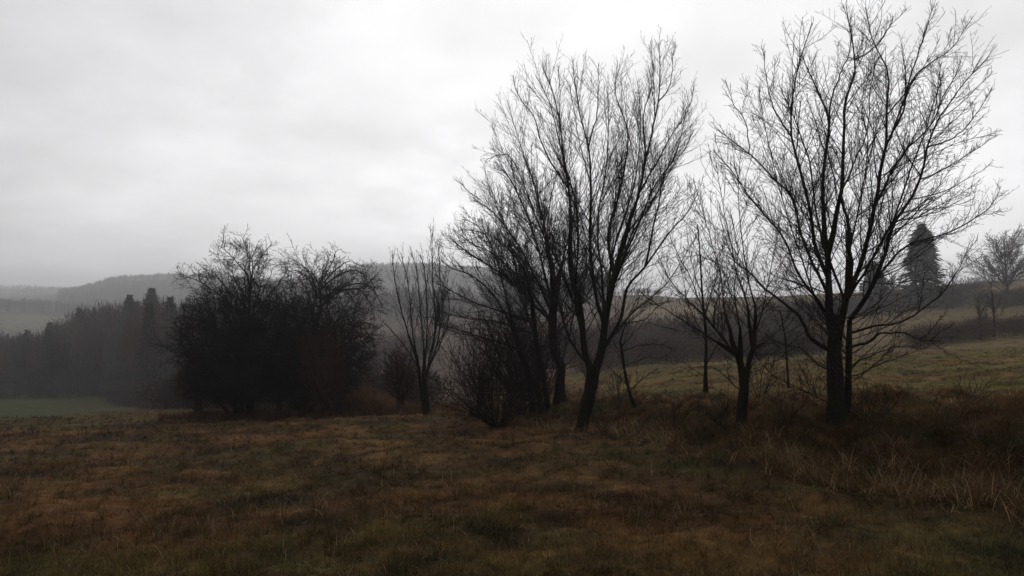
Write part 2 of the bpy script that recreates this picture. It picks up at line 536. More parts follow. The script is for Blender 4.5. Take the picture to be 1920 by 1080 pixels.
def children(par, prad, rng, spacing, t0=0.2, ang=40, ang_sd=9, ratio=0.5, fall=0.6, lmin=0.1, lmax=9, nseg=5, up=0.15, wander=0.12, rr=0.65, tip=0.0025, rk=0.012, t1=1.0, down=0.0):
    """grow one more level of branches on every parent branch (par: T,n,3)"""
    T, n, _ = par.shape
    Ls = np.linalg.norm(np.diff(par, axis=1), axis=2).sum(1)
    cnt = np.floor((t1 - t0) * Ls / spacing + rng.random(T)).astype(int)
    idx = np.repeat(np.arange(T), cnt)
    if len(idx) == 0:
        return np.zeros((0, nseg + 1, 3)), np.zeros((0, nseg + 1))
    order = np.concatenate([np.arange(c) for c in cnt])
    t = t0 + (t1 - t0) * (order + rng.random(len(idx))) / cnt[idx]
    s = np.clip(t * (n - 1), 0, n - 1.001)
    i = s.astype(int); f = (s - i)[:, None]
    p = par[idx, i] * (1 - f) + par[idx, i + 1] * f
    r = prad[idx, i] * (1 - f[:, 0]) + prad[idx, i + 1] * f[:, 0]
    tan = unit(par[idx, i + 1] - par[idx, i])
    rv = rng.normal(size=(len(idx), 3))
    perp = unit(rv - (rv * tan).sum(1, keepdims=True) * tan)
    a = np.radians(rng.normal(ang, ang_sd, len(idx)))[:, None]
    d = unit(np.cos(a) * tan + np.sin(a) * perp)
    ln = np.clip(Ls[idx] * ratio * (1 - fall * t) * rng.uniform(0.55, 1.15, len(idx)), lmin, lmax)
    pts = [p]
    for k in range(nseg):
        d = unit(d + rng.normal(size=d.shape) * wander + np.array([0, 0, up - down * k]))
        p = p + d * (ln / nseg)[:, None]
        pts.append(p)
    pts = np.stack(pts, 1)
    r0 = np.maximum(np.minimum(r * rr, ln * rk), tip * 1.2)
    rad = r0[:, None] * (1 - np.linspace(0, 1, nseg + 1)[None] ** 0.9) + tip * np.linspace(0, 1, nseg + 1)[None]
    return pts, rad


# ------------------------------------------------------------------ traced trees


LIMB_K = 0.68


def traced_tree(name, label, group, Y0, trunk, limbs, seed, prm, cat='tree', mat_twig=None, extra_group=True):
    """trunk/limbs: lists of (polyline of photo pixels, radius px at start, at end, depth drift)"""
    rg = np.random.default_rng(seed)
    mat_twig = mat_twig or M_TWIG
    b = trunk[0][0][0]
    base = P(b[0], b[1], Y0)
    gz = float(H(base[0], base[1]))
    root = empty(name, (base[0], base[1], gz))
    tag(root, label, cat, group)
    tb = Tubes()
    lines = []

    def poly(px, drift, y0):
        px = np.array(px, float)
        seg = np.concatenate([[0], np.cumsum(np.linalg.norm(np.diff(px, axis=0), axis=1))]) / F * Y0
        out = []
        for (u, v), s in zip(px, seg):
            out.append(P(u, v, y0 + drift * s * (1 - 0.25 * s / (seg[-1] + 1e-6))))
        return np.array(out)
    for k, (px, r0, r1, drift) in enumerate(trunk):
        q = poly(px, drift, Y0 + (0.0 if k == 0 else rg.normal() * 0.03))
        if px[0][1] > 730:
            q[0][2] = min(q[0][2], float(H(q[0][0], q[0][1])) - 0.05)
        m = len(px)
        rad = np.linspace(r0, r1, m) / F * Y0
        q, rad = resample(q, rad, 16)
        if k == 0:
            rad[:4] *= np.array([1.7, 1.32, 1.12, 1.03])
        rad = rad * (1 + 0.05 * rg.normal(size=len(rad)))
        tb.add(q, rad, 12)
        lines.append((q, rad))
    tb.build('trunk', M_BARK, root)
    allp = []; allr = []
    nodes = [np.concatenate([l[0] for l in lines])]
    noder = [np.concatenate([l[1] for l in lines])]
    ends = {16 * (k + 1) - 1 - e for k in range(len(lines)) for e in (0, 1)}
    for k, (px, r0, r1, drift) in enumerate(limbs):
        # start on the nearest point of existing wood in the picture plane, keep its depth
        cand = np.concatenate(nodes); candr = np.concatenate(noder)
        st = P(px[0][0], px[0][1], Y0)
        d2 = (cand[:, 0] / cand[:, 1] * Y0 - st[0]) ** 2 + ((cand[:, 2] - CAMZ) / cand[:, 1] * Y0 + CAMZ - st[2]) ** 2
        j = int(np.argmin(d2))
        y0 = cand[j, 1]
        q = poly(px, drift, y0)
        q[0] = cand[j]
        m = len(px)
        rad = LIMB_K * (r0 + (r1 - r0) * np.linspace(0, 1, m) ** 0.7) / F * Y0
        q, rad = resample(q, rad, 20)
        if j in ends:
            w_ = np.clip(1 - np.arange(20) / 5.0, 0, 1)
            rad = np.maximum(rad, candr[j] * w_ + rad * (1 - w_))
        wob = rg.normal(size=q.shape) * 0.012 * prm.get('wob', 1.1)
        wob[0] = 0
        q = q + np.cumsum(wob, axis=0) * 0.7
        lb = Tubes()
        lb.add(q, rad, 7)
        lb.build('limb', M_BARK, root)
        nodes.append(q); noder.append(rad)
        allp.append(q); allr.append(rad)
    par = np.array(allp); prad = np.array(allr)
    if 'pre' in prm:
        pl = children(par, prad, rg, nseg=19, **prm['pre'])
        pt = Tubes(); pt.add(pl[0], pl[1], 5)
        pt.build('side_branches', M_BARK, root)['kind'] = 'stuff'
        par = np.concatenate([par, pl[0]]); prad = np.concatenate([prad, pl[1]])
    cr = Tubes()
    if 'sprout' in prm:
        tp_ = np.array([l[0] for l in lines]); tr_ = np.array([l[1] for l in lines])
        kw = prm['sprout']
        s1 = children(tp_, tr_, rg, nseg=7, tip=0.003, rk=0.008, ang_sd=14, wander=0.10, fall=0.0, ratio=1.0, **kw)
        s2 = children(s1[0], s1[1], rg, spacing=0.11, t0=0.15, ang=40, ratio=0.42, fall=0.5, lmin=0.1, lmax=0.6, nseg=4, up=0.04, wander=0.1, tip=0.0026, rk=0.008)
        s3 = children(s2[0], s2[1], rg, spacing=0.11, t0=0.15, ang=42, ratio=0.42, fall=0.5, lmin=0.06, lmax=0.25, nseg=3, up=0.04, wander=0.1, tip=0.0022, rk=0.008)
        cr.add(s1[0], s1[1], 4); cr.add(s2[0], s2[1], 3); cr.add(s3[0], s3[1], 3)
    # extra limbs in front of and behind the traced ones
    lv = (par, prad)
    for li, kw in enumerate(prm['levels']):
        kw = dict(kw)
        sides = kw.pop('sides', 3)
        keep = kw.pop('keep', True)
        c = children(lv[0], lv[1], rg, **kw)
        cr.add(c[0], c[1], sides)
        if li == 0:
            # also twigs straight on the limbs
            c0 = children(lv[0], lv[1], rg, spacing=prm.get('direct', 0.12), t0=0.3, ang=kw['ang'], ratio=0.10, fall=0.3, lmin=0.12, lmax=0.4, nseg=4, up=kw['up'], tip=kw['tip'], rk=0.008)
            cr.add(c0[0], c0[1], 3)
            tipn = children(lv[0], lv[1], rg, spacing=prm.get('tipsp', 0.10), t0=0.84, t1=0.98, ang=kw['ang'] * 0.6, ratio=0.1, fall=0.3, lmin=0.12, lmax=0.36, nseg=4, up=kw['up'], tip=kw['tip'], rk=0.010)
            cr.add(tipn[0], tipn[1], 3)
        lv = c
    cr.build('crown', mat_twig, root)
    return root


SPREAD = dict(sprout=dict(spacing=0.075, t0=0.42, ang=58, lmin=0.5, lmax=1.5, up=0.03), pre=dict(spacing=0.8, t0=0.15, t1=0.8, ang=34, ang_sd=9, ratio=0.42, fall=0.5, lmin=0.6, lmax=2.2, up=0.02, wander=0.06, tip=0.003, rk=0.009), direct=0.07, tipsp=0.06, levels=[
    dict(spacing=0.125, t0=0.08, t1=0.95, ang=40, ang_sd=11, ratio=0.40, fall=0.70, lmin=0.2, lmax=1.6, nseg=8, up=0.05, wander=0.08, tip=0.0026, rk=0.0075, sides=4),
    dict(spacing=0.085, t0=0.10, ang=44, ang_sd=10, ratio=0.38, fall=0.5, lmin=0.10, lmax=0.6, nseg=5, up=0.06, wander=0.08, tip=0.0021, rk=0.007),
    dict(spacing=0.09, t0=0.2, ang=46, ang_sd=10, ratio=0.42, fall=0.5, lmin=0.05, lmax=0.22, nseg=3, up=0.05, wander=0.08, tip=0.0018, rk=0.008)])
UPRIGHT = dict(sprout=dict(spacing=0.16, t0=0.30, ang=45, lmin=0.5, lmax=2.0, up=0.05), pre=dict(spacing=1.1, t0=0.10, t1=0.7, ang=30, ang_sd=8, ratio=0.50, fall=0.6, lmin=0.8, lmax=3.4, up=0.02, wander=0.03, tip=0.0035, rk=0.0070), direct=0.12, tipsp=0.08, levels=[
    dict(spacing=0.16, t0=0.06, t1=0.95, ang=32, ang_sd=9, ratio=0.40, fall=0.66, lmin=0.25, lmax=2.2, nseg=8, up=0.055, wander=0.04, tip=0.0030, rk=0.0056, sides=4),
    dict(spacing=0.115, t0=0.10, ang=32, ang_sd=9, ratio=0.38, fall=0.5, lmin=0.15, lmax=0.9, nseg=5, up=0.06, wander=0.05, tip=0.0025, rk=0.0055),
    dict(spacing=0.12, t0=0.15, ang=34, ang_sd=9, ratio=0.40, fall=0.5, lmin=0.08, lmax=0.34, nseg=3, up=0.05, wander=0.06, tip=0.0022, rk=0.007)])

# big spreading tree on the right
traced_tree('bare_tree', 'large spreading bare tree with the thickest trunk, rightmost of the near trees', 'big bare trees along the bank', 12.9,
    [([(1571, 800), (1568, 760), (1566, 710), (1564, 660), (1566, 620), (1570, 590)], 17, 11, 0.0),
     ([(1587, 800), (1590, 740), (1591, 690), (1592, 640), (1593, 600)], 7, 5, 0.05),
     ([(1566, 650), (1556, 600), (1554, 540), (1552, 477)], 8, 5.5, 0.1),
     ([(1570, 640), (1580, 590), (1590, 540), (1596, 490)], 7.5, 5, -0.1)],
    [([(1556, 655), (1521, 635), (1504, 596), (1465, 557), (1437, 533), (1400, 495), (1370, 470)], 7, 1.2, 0.25),
     ([(1552, 520), (1531, 463), (1515, 384), (1494, 306), (1480, 250), (1480, 185), (1494, 116), (1517, 37)], 6.5, 0.9, -0.25),
     ([(1480, 245), (1456, 200), (1439, 153), (1430, 74)], 2.4, 0.7, -0.4),
     ([(1545, 560), (1508, 444), (1494, 370), (1453, 324), (1411, 282), (1379, 259), (1342, 231)], 4.5, 0.9, 0.35),
     ([(1411, 282), (1400, 230), (1375, 190), (1358, 150)], 2.0, 0.7, 0.5),
     ([(1540, 600), (1500, 520), (1471, 454), (1416, 380), (1379, 333), (1337, 287)], 4.2, 0.8, -0.45),
     ([(1552, 477), (1545, 347), (1559, 241), (1545, 185), (1518, 139), (1504, 102)], 6.5, 0.8, 0.15),
     ([(1559, 241), (1559, 185), (1578, 125), (1588, 95), (1592, 40)], 3, 0.7, 0.35),
     ([(1562, 481), (1575, 356), (1578, 259), (1582, 185), (1601, 125), (1592, 60), (1582, 9)], 6.5, 0.8, -0.12),
     ([(1601, 125), (1643, 83), (1670, 50), (1698, 18)], 2.2, 0.6, -0.3),
     ([(1578, 366), (1600, 320), (1632, 250), (1640, 170), (1650, 100)], 3, 0.7, 0.5),
     ([(1596, 490), (1587, 417), (1578, 366)], 6, 3, 0.1),
     ([(1585, 560), (1619, 490), (1643, 384), (1656, 301), (1666, 259), (1670, 185), (1670, 130), (1643, 69), (1628, 10)], 8, 0.8, 0.1),
     ([(1666, 265), (1698, 204), (1721, 111), (1744, 51), (1758, 5)], 3.6, 0.7, -0.15),
     ([(1667, 262), (1695, 185), (1717, 139), (1760, 105), (1791, 79), (1823, 28)], 3.0, 0.7, 0.3),
     ([(1643, 384), (1660, 340), (1684, 296), (1744, 231), (1765, 180), (1790, 139), (1800, 110)], 3.8, 0.7, 0.4),
     ([(1598, 600), (1630, 546), (1661, 481), (1680, 417), (1707, 380), (1731, 324), (1742, 269), (1763, 222), (1791, 181), (1823, 139), (1865, 97)], 7, 0.7, -0.15),
     ([(1742, 269), (1786, 259), (1823, 222), (1860, 167)], 2.6, 0.7, 0.2),
     ([(1731, 330), (1763, 319), (1809, 296), (1869, 259)], 2.0, 0.6, -0.4),
     ([(1610, 570), (1660, 500), (1707, 458), (1786, 431), (1832, 403), (1860, 380), (1878, 350)], 4.2, 0.7, 0.25),
     ([(1680, 417), (1730, 400), (1780, 380), (1830, 350)], 2.4, 0.6, -0.5),
     ([(1600, 620), (1650, 610), (1704, 599), (1766, 555), (1790, 525), (1813, 481), (1837, 454)], 3.6, 0.7, -0.2),
     ([(1598, 655), (1630, 640), (1650, 626), (1689, 623), (1710, 632), (1727, 638), (1762, 642)], 4.2, 1.0, -0.3),
     ([(1727, 637), (1748, 618), (1769, 605)], 1.5, 0.8, 0.1),
     ([(1745, 641), (1770, 618), (1793, 605)], 1.3, 0.7, -0.1),
     ([(1745, 641), (1766, 658), (1793, 675), (1825, 688)], 1.2, 0.6, 0.1),
     ([(1600, 690), (1640, 665), (1690, 650), (1730, 655)], 2.4, 0.6, 0.5),
     ([(1555, 700), (1530, 680), (1500, 655), (1460, 640), (1425, 648)], 2.2, 0.6, 0.2),
     ([(1560, 770), (1540, 748), (1500, 725), (1460, 700), (1426, 670), (1415, 640)], 1.8, 0.7, -0.2),
     ([(1598, 720), (1630, 690), (1660, 660), (1690, 640)], 1.6, 0.5, -0.3),
     ([(1560, 600), (1530, 560), (1500, 470), (1470, 380), (1440, 250), (1425, 160)], 3.5, 0.7, 0.65),
     ([(1575, 560), (1590, 470), (1610, 380), (1625, 270), (1610, 200), (1620, 120)], 4, 0.7, 0.6),
     ([(1590, 570), (1640, 470), (1690, 380), (1720, 290), (1750, 200), (1770, 130)], 4, 0.7, -0.6),
     ([(1570, 570), (1540, 450), (1530, 330), (1500, 230), (1470, 150)], 4, 0.7, -0.6)],
    101, SPREAD)

# tall upright tree in the middle
traced_tree('bare_tree', 'tall bare tree with dense upright twigs on a leaning trunk that forks low', 'big bare trees along the bank', 19.6,
    [([(1091, 812), (1095, 780), (1104, 745), (1110, 715), (1112, 690)], 11.5, 13, 0.0),
     ([(1110, 700), (1096, 657), (1089, 583), (1071, 513), (1068, 470)], 6.5, 4, 0.15),
     ([(1113, 700), (1128, 657), (1135, 601), (1145, 548), (1159, 488)], 8, 5, -0.1)],
    [([(1069, 475), (1070, 427), (1068, 353), (1060, 304), (1056, 264), (1043, 182), (1023, 133), (1020, 115)], 5, 0.7, 0.1),
     ([(1068, 353), (1035, 313), (1011, 264), (999, 223), (966, 174), (958, 137)], 3, 0.7, -0.3),
     ([(1128, 620), (1117, 555), (1106, 478), (1108, 406), (1109, 345), (1104, 280), (1092, 239), (1080, 174), (1075, 121)], 6, 0.7, -0.15),
     ([(1104, 280), (1115, 220), (1121, 162), (1123, 117)], 2.4, 0.6, 0.3),
     ([(1159, 488), (1182, 410), (1198, 366), (1210, 304), (1223, 260), (1237, 190), (1240, 130), (1237, 80)], 6, 0.7, -0.1),
     ([(1236, 200), (1254, 165), (1263, 133), (1268, 72)], 2, 0.6, 0.2),
     ([(1135, 520), (1140, 440), (1155, 380), (1170, 321), (1178, 264), (1174, 223), (1157, 170), (1162, 109)], 5, 0.7, 0.25),
     ([(1210, 304), (1206, 223), (1219, 162), (1222, 110)], 2.4, 0.6, -0.35),
     ([(1130, 665), (1163, 601), (1177, 537), (1209, 502), (1251, 443), (1288, 400), (1310, 360)], 6, 0.8, -0.15),
     ([(1209, 502), (1225, 440), (1240, 380), (1251, 321), (1288, 280), (1310, 240)], 3.5, 0.7, 0.3),
     ([(1198, 366), (1230, 310), (1259, 252), (1292, 203), (1302, 162)], 3, 0.6, 0.45),
     ([(1089, 685), (1075, 650), (1057, 611), (1045, 560), (1030, 500), (1015, 430), (1000, 350), (975, 270), (950, 190)], 4.5, 0.7, 0.3),
     ([(1090, 590), (1065, 540), (1040, 480), (1010, 420), (985, 350), (955, 290), (915, 300)], 3.8, 0.7, -0.4),
     ([(1135, 610), (1130, 520), (1125, 430), (1140, 330), (1145, 240), (1140, 160)], 4.5, 0.7, 0.5),
     ([(1145, 560), (1170, 480), (1195, 420), (1222, 350), (1262, 290), (1284, 200)], 4, 0.7, -0.5),
     ([(1096, 640), (1080, 560), (1088, 470), (1085, 380), (1060, 290), (1040, 200), (1010, 140)], 4.2, 0.7, -0.5),
     ([(1138, 645), (1180, 590), (1215, 560), (1250, 530), (1290, 470), (1318, 420)], 3.2, 0.7, 0.4),
     ([(1170, 600), (1210, 600), (1235, 575), (1262, 560)], 1.8, 0.6, -0.3),
     ([(1085, 600), (1050, 560), (1020, 540), (985, 500), (960, 450)], 2.6, 0.6, 0.5),
     ([(1140, 580), (1150, 470), (1190, 350), (1200, 250), (1195, 160)], 4, 0.7, 0.15),
     ([(1150, 540), (1185, 440), (1235, 360), (1275, 260), (1300, 230)], 3, 0.6, 0.6)],
    202, UPRIGHT)

# wide leaning tree behind the middle one
LEANING = dict(sprout=dict(spacing=0.10, t0=0.25, ang=50, lmin=0.6, lmax=2.0, up=0.05), pre=dict(spacing=0.42, t0=0.10, t1=0.85, ang=32, ang_sd=10, ratio=0.45, fall=0.5, lmin=0.8, lmax=2.6, up=0.02, wander=0.045, tip=0.006, rk=0.009), direct=0.13, tipsp=0.12, levels=[
    dict(spacing=0.135, t0=0.08, t1=0.95, ang=34, ang_sd=11, ratio=0.42, fall=0.66, lmin=0.3, lmax=2.4, nseg=8, up=0.05, wander=0.07, tip=0.0040, rk=0.0068, sides=4),
    dict(spacing=0.105, t0=0.10, ang=34, ang_sd=10, ratio=0.40, fall=0.5, lmin=0.15, lmax=0.95, nseg=5, up=0.06, wander=0.08, tip=0.0032, rk=0.007),
    dict(spacing=0.13, t0=0.2, ang=38, ang_sd=9, ratio=0.40, fall=0.5, lmin=0.1, lmax=0.36, nseg=3, up=0.04, wander=0.08, tip=0.0030, rk=0.008)])
traced_tree('bare_tree', 'wide bare tree behind the tall upright one, its crown reaching far left', 'big bare trees along the bank', 25.0,
    [([(1050, 746), (1050, 715), (1052, 685), (1038, 657), (1036, 601), (1040, 548)], 9, 8, 0.0),
     ([(1000, 742), (990, 700), (975, 660), (962, 610)], 6, 5, 0.1),
     ([(1030, 735), (1015, 690), (1005, 640), (1000, 590)], 5, 5, -0.1)],
    [([(1036, 610), (1000, 570), (950, 520), (900, 490), (862, 465), (842, 445)], 5, 0.9, 0.15),
     ([(1036, 590), (1005, 520), (960, 440), (915, 390), (880, 370)], 4.5, 0.8, -0.25),
     ([(1038, 570), (1012, 480), (985, 400), (950, 330), (925, 300)], 4.5, 0.8, 0.3),
     ([(1000, 600), (960, 590), (890, 565), (850, 545), (812, 525)], 4, 0.8, -0.15),
     ([(1000, 630), (930, 605), (870, 598), (810, 585)], 3.2, 0.7, 0.3),
     ([(962, 615), (930, 560), (890, 520), (850, 505), (828, 490)], 3.8, 0.8, -0.3),
     ([(1040, 548), (1030, 470), (1015, 400), (1000, 340), (980, 290)], 5, 0.8, 0.0),
     ([(1040, 548), (1060, 470), (1075, 410), (1080, 350)], 4, 0.8, 0.4),
     ([(962, 620), (945, 540), (920, 460), (890, 420), (862, 410)], 3.5, 0.7, 0.4),
     ([(1000, 590), (985, 510), (955, 470), (915, 440), (868, 430)], 3.5, 0.7, -0.5),
     ([(975, 660), (930, 640), (880, 625), (835, 610), (800, 590)], 2.8, 0.6, -0.35),
     ([(1036, 640), (1070, 590), (1090, 540), (1110, 470)], 3.2, 0.7, 0.5),
     ([(1005, 640), (980, 560), (965, 480), (940, 400), (905, 340)], 3.5, 0.7, 0.6),
     ([(1038, 600), (990, 540), (930, 480), (885, 455), (850, 430)], 3.5, 0.7, 0.55)],
    303, LEANING)

# smaller two-stemmed tree
SMALL = dict(sprout=dict(spacing=0.16, t0=0.3, ang=55, lmin=0.3, lmax=0.9, up=0.03), pre=dict(spacing=0.9, t0=0.12, t1=0.8, ang=32, ang_sd=9, ratio=0.45, fall=0.5, lmin=0.5, lmax=2.2, up=0.02, wander=0.05, tip=0.003, rk=0.008), direct=0.16, tipsp=0.12, levels=[
    dict(spacing=0.14, t0=0.10, t1=0.95, ang=38, ang_sd=10, ratio=0.42, fall=0.66, lmin=0.2, lmax=1.4, nseg=7, up=0.07, wander=0.08, tip=0.0033, rk=0.0075, sides=4),
    dict(spacing=0.115, t0=0.12, ang=42, ang_sd=10, ratio=0.40, fall=0.5, lmin=0.10, lmax=0.5, nseg=5, up=0.06, wander=0.10, tip=0.0031, rk=0.010),
    dict(spacing=0.15, t0=0.25, ang=44, ang_sd=10, ratio=0.42, fall=0.5, lmin=0.06, lmax=0.22, nseg=3, up=0.04, wander=0.10, tip=0.0027, rk=0.010)])
traced_tree('bare_tree', 'slimmer bare tree with a mossy twin trunk, left of the large spreading tree', None, 14.6,
    [([(1391, 800), (1391, 760), (1394, 725), (1390, 690), (1384, 665)], 9.5, 6.5, 0.0),
     ([(1393, 735), (1402, 691), (1412, 655)], 6, 5, -0.1)],
    [([(1384, 668), (1346, 645), (1303, 617), (1240, 575), (1195, 548)], 3.6, 0.8, 0.1),
     ([(1375, 660), (1360, 638), (1324, 596), (1279, 554), (1250, 508), (1235, 470)], 3.4, 0.7, -0.2),
     ([(1335, 612), (1340, 585), (1346, 561), (1365, 520), (1385, 470)], 2.6, 0.7, 0.3),
     ([(1384, 670), (1374, 640), (1360, 571), (1345, 490), (1322, 410), (1300, 330)], 3.4, 0.7, 0.2),
     ([(1388, 670), (1385, 610), (1378, 550), (1385, 470), (1370, 400)], 3.0, 0.7, -0.3),
     ([(1412, 655), (1405, 603), (1398, 550), (1381, 498), (1368, 420), (1345, 300)], 3.6, 0.7, -0.1),
     ([(1412, 655), (1416, 586), (1405, 535), (1392, 460), (1385, 380), (1388, 290)], 3.4, 0.7, 0.3),
     ([(1410, 640), (1430, 590), (1440, 540), (1450, 470), (1465, 400)], 2.6, 0.6, 0.1),
     ([(1412, 650), (1440, 640), (1470, 610), (1490, 580)], 1.8, 0.5, -0.3),
     ([(1375, 655), (1330, 600), (1300, 530), (1270, 470), (1255, 430)], 2.6, 0.6, 0.5),
     ([(1400, 700), (1430, 690), (1450, 660)], 1.5, 0.5, 0.2),
     ([(1390, 735), (1350, 700), (1320, 690), (1290, 700)], 1.6, 0.5, -0.2)],
    404, SMALL)

traced_tree('sapling', 'straight thin sapling rising from a mossy clump just left of the twin trunked tree', None, 18.5,
    [([(1324, 750), (1323, 720), (1323, 691), (1324, 631), (1319, 579), (1316, 540), (1312, 470), (1308, 420)], 4.2, 1.0, 0.0)],
    [([(1324, 690), (1345, 640), (1360, 600), (1370, 560)], 1.8, 0.6, 0.3),
     ([(1323, 650), (1300, 600), (1285, 550), (1275, 500)], 1.8, 0.6, -0.3),
     ([(1320, 600), (1335, 540), (1345, 490), (1350, 440)], 1.8, 0.6, 0.2),
     ([(1318, 560), (1300, 510), (1290, 460), (1285, 420)], 1.6, 0.6, -0.2),
     ([(1323, 700), (1290, 690), (1262, 700)], 1.4, 0.5, 0.1)],
    505, SMALL)

traced_tree('sapling', 'small crooked sapling leaning left, just right of the leaning forked trunk', None, 20.0,
    [([(1196, 776), (1186, 752), (1180, 734), (1172, 700), (1168, 670), (1163, 640)], 3.6, 2.0, 0.0)],
    [([(1166, 657), (1200, 650), (1230, 648), (1258, 652)], 1.6, 0.6, -0.2),
     ([(1170, 690), (1210, 670), (1240, 668), (1265, 655)], 1.4, 0.5, 0.3),
     ([(1168, 670), (1150, 640), (1145, 600)], 1.4, 0.5, 0.3),
     ([(1163, 640), (1175, 600), (1195, 560), (1215, 540)], 1.6, 0.6, 0.0),
     ([(1165, 650), (1190, 620), (1225, 600)], 1.4, 0.5, 0.5),
     ([(1180, 734), (1210, 700), (1225, 690)], 1.3, 0.5, 0.0),
     ([(1176, 720), (1155, 700), (1140, 680)], 1.3, 0.5, 0.2),
     ([(1186, 755), (1175, 720), (1160, 705)], 1.0, 0.5, -0.4)],
    606, SMALL)

STEMMY = dict(direct=0.25, tipsp=0.16, levels=[
    dict(spacing=0.17, t0=0.12, t1=0.95, ang=24, ang_sd=8, ratio=0.36, fall=0.6, lmin=0.25, lmax=1.5, nseg=7, up=0.09, wander=0.05, tip=0.0046, rk=0.006, sides=3),
    dict(spacing=0.17, t0=0.12, ang=28, ang_sd=8, ratio=0.40, fall=0.5, lmin=0.15, lmax=0.7, nseg=4, up=0.08, wander=0.08, tip=0.0042, rk=0.008)])
traced_tree('bare_tree', 'slender many stemmed bare tree standing alone right of the dark thicket', None, 29.0,
    [([(803, 768), (798, 735), (795, 705)], 5.5, 4.5, 0.0),
     ([(797, 766), (789, 720), (781, 666)], 3.5, 3, 0.1)],
    [([(781, 670), (760, 610), (745, 561), (738, 510), (735, 469)], 2.8, 0.7, 0.1),
     ([(784, 680), (772, 600), (766, 530), (752, 475)], 2.6, 0.7, -0.2),
     ([(795, 710), (793, 640), (786, 570), (778, 500), (770, 475)], 2.8, 0.7, 0.2),
     ([(797, 700), (800, 630), (798, 560), (795, 500), (788, 480)], 2.6, 0.7, -0.2),
     ([(796, 720), (808, 660), (816, 610), (813, 540), (811, 490), (812, 432)], 3.0, 0.7, 0.0),
     ([(800, 700), (820, 640), (828, 580), (822, 500), (818, 455)], 2.6, 0.7, 0.25),
     ([(803, 690), (830, 640), (845, 590), (840, 540)], 2.2, 0.6, -0.25),
     ([(785, 690), (760, 650), (740, 625), (728, 612)], 1.8, 0.6, 0.2),
     ([(800, 720), (812, 650), (825, 560), (835, 500)], 2.2, 0.6, 0.4)],
    707, STEMMY)

# small bare stem behind the big spreading tree
traced_tree('sapling', 'thin lone sapling between the mossy twin trunk and the thickest trunk', None, 17.5,
    [([(1479, 742), (1477, 700), (1474, 660), (1470, 620), (1462, 580)], 2.4, 0.9, 0.0)],
    [([(1475, 665), (1450, 640), (1425, 630)], 1.2, 0.5, 0.2),
     ([(1474, 655), (1500, 630), (1520, 625)], 1.2, 0.5, -0.2),
     ([(1470, 620), (1445, 590), (1430, 560)], 1.1, 0.5, 0.3),
     ([(1470, 620), (1492, 590), (1500, 560)], 1.1, 0.5, -0.3)],
    808, SMALL)

# ------------------------------------------------------------------ procedural shrubs and thicket trees


def colonise(base, heads, targets, rg, prefer=0.35):
    """connect targets one by one to existing wood; returns nodes, parent"""
    nodes = [np.array(h) for h in heads]
    parent = [-1] + list(range(len(heads) - 1))
    targets = targets[np.argsort(np.linalg.norm(targets - heads[-1], axis=1))]
    arr = np.zeros((len(nodes) + len(targets), 3))
    dep = np.zeros(len(arr))
    arr[:len(nodes)] = nodes
    for i in range(1, len(nodes)):
        dep[i] = dep[i - 1] + np.linalg.norm(arr[i] - arr[i - 1])
    n = len(nodes)
    for t in targets:
        d = np.linalg.norm(arr[:n] - t, axis=1)
        j = int(np.argmin(d + prefer * dep[:n]))
        arr[n] = t
        dep[n] = dep[j] + d[j]
        parent.append(j)
        n += 1
    return arr[:n], np.array(parent)


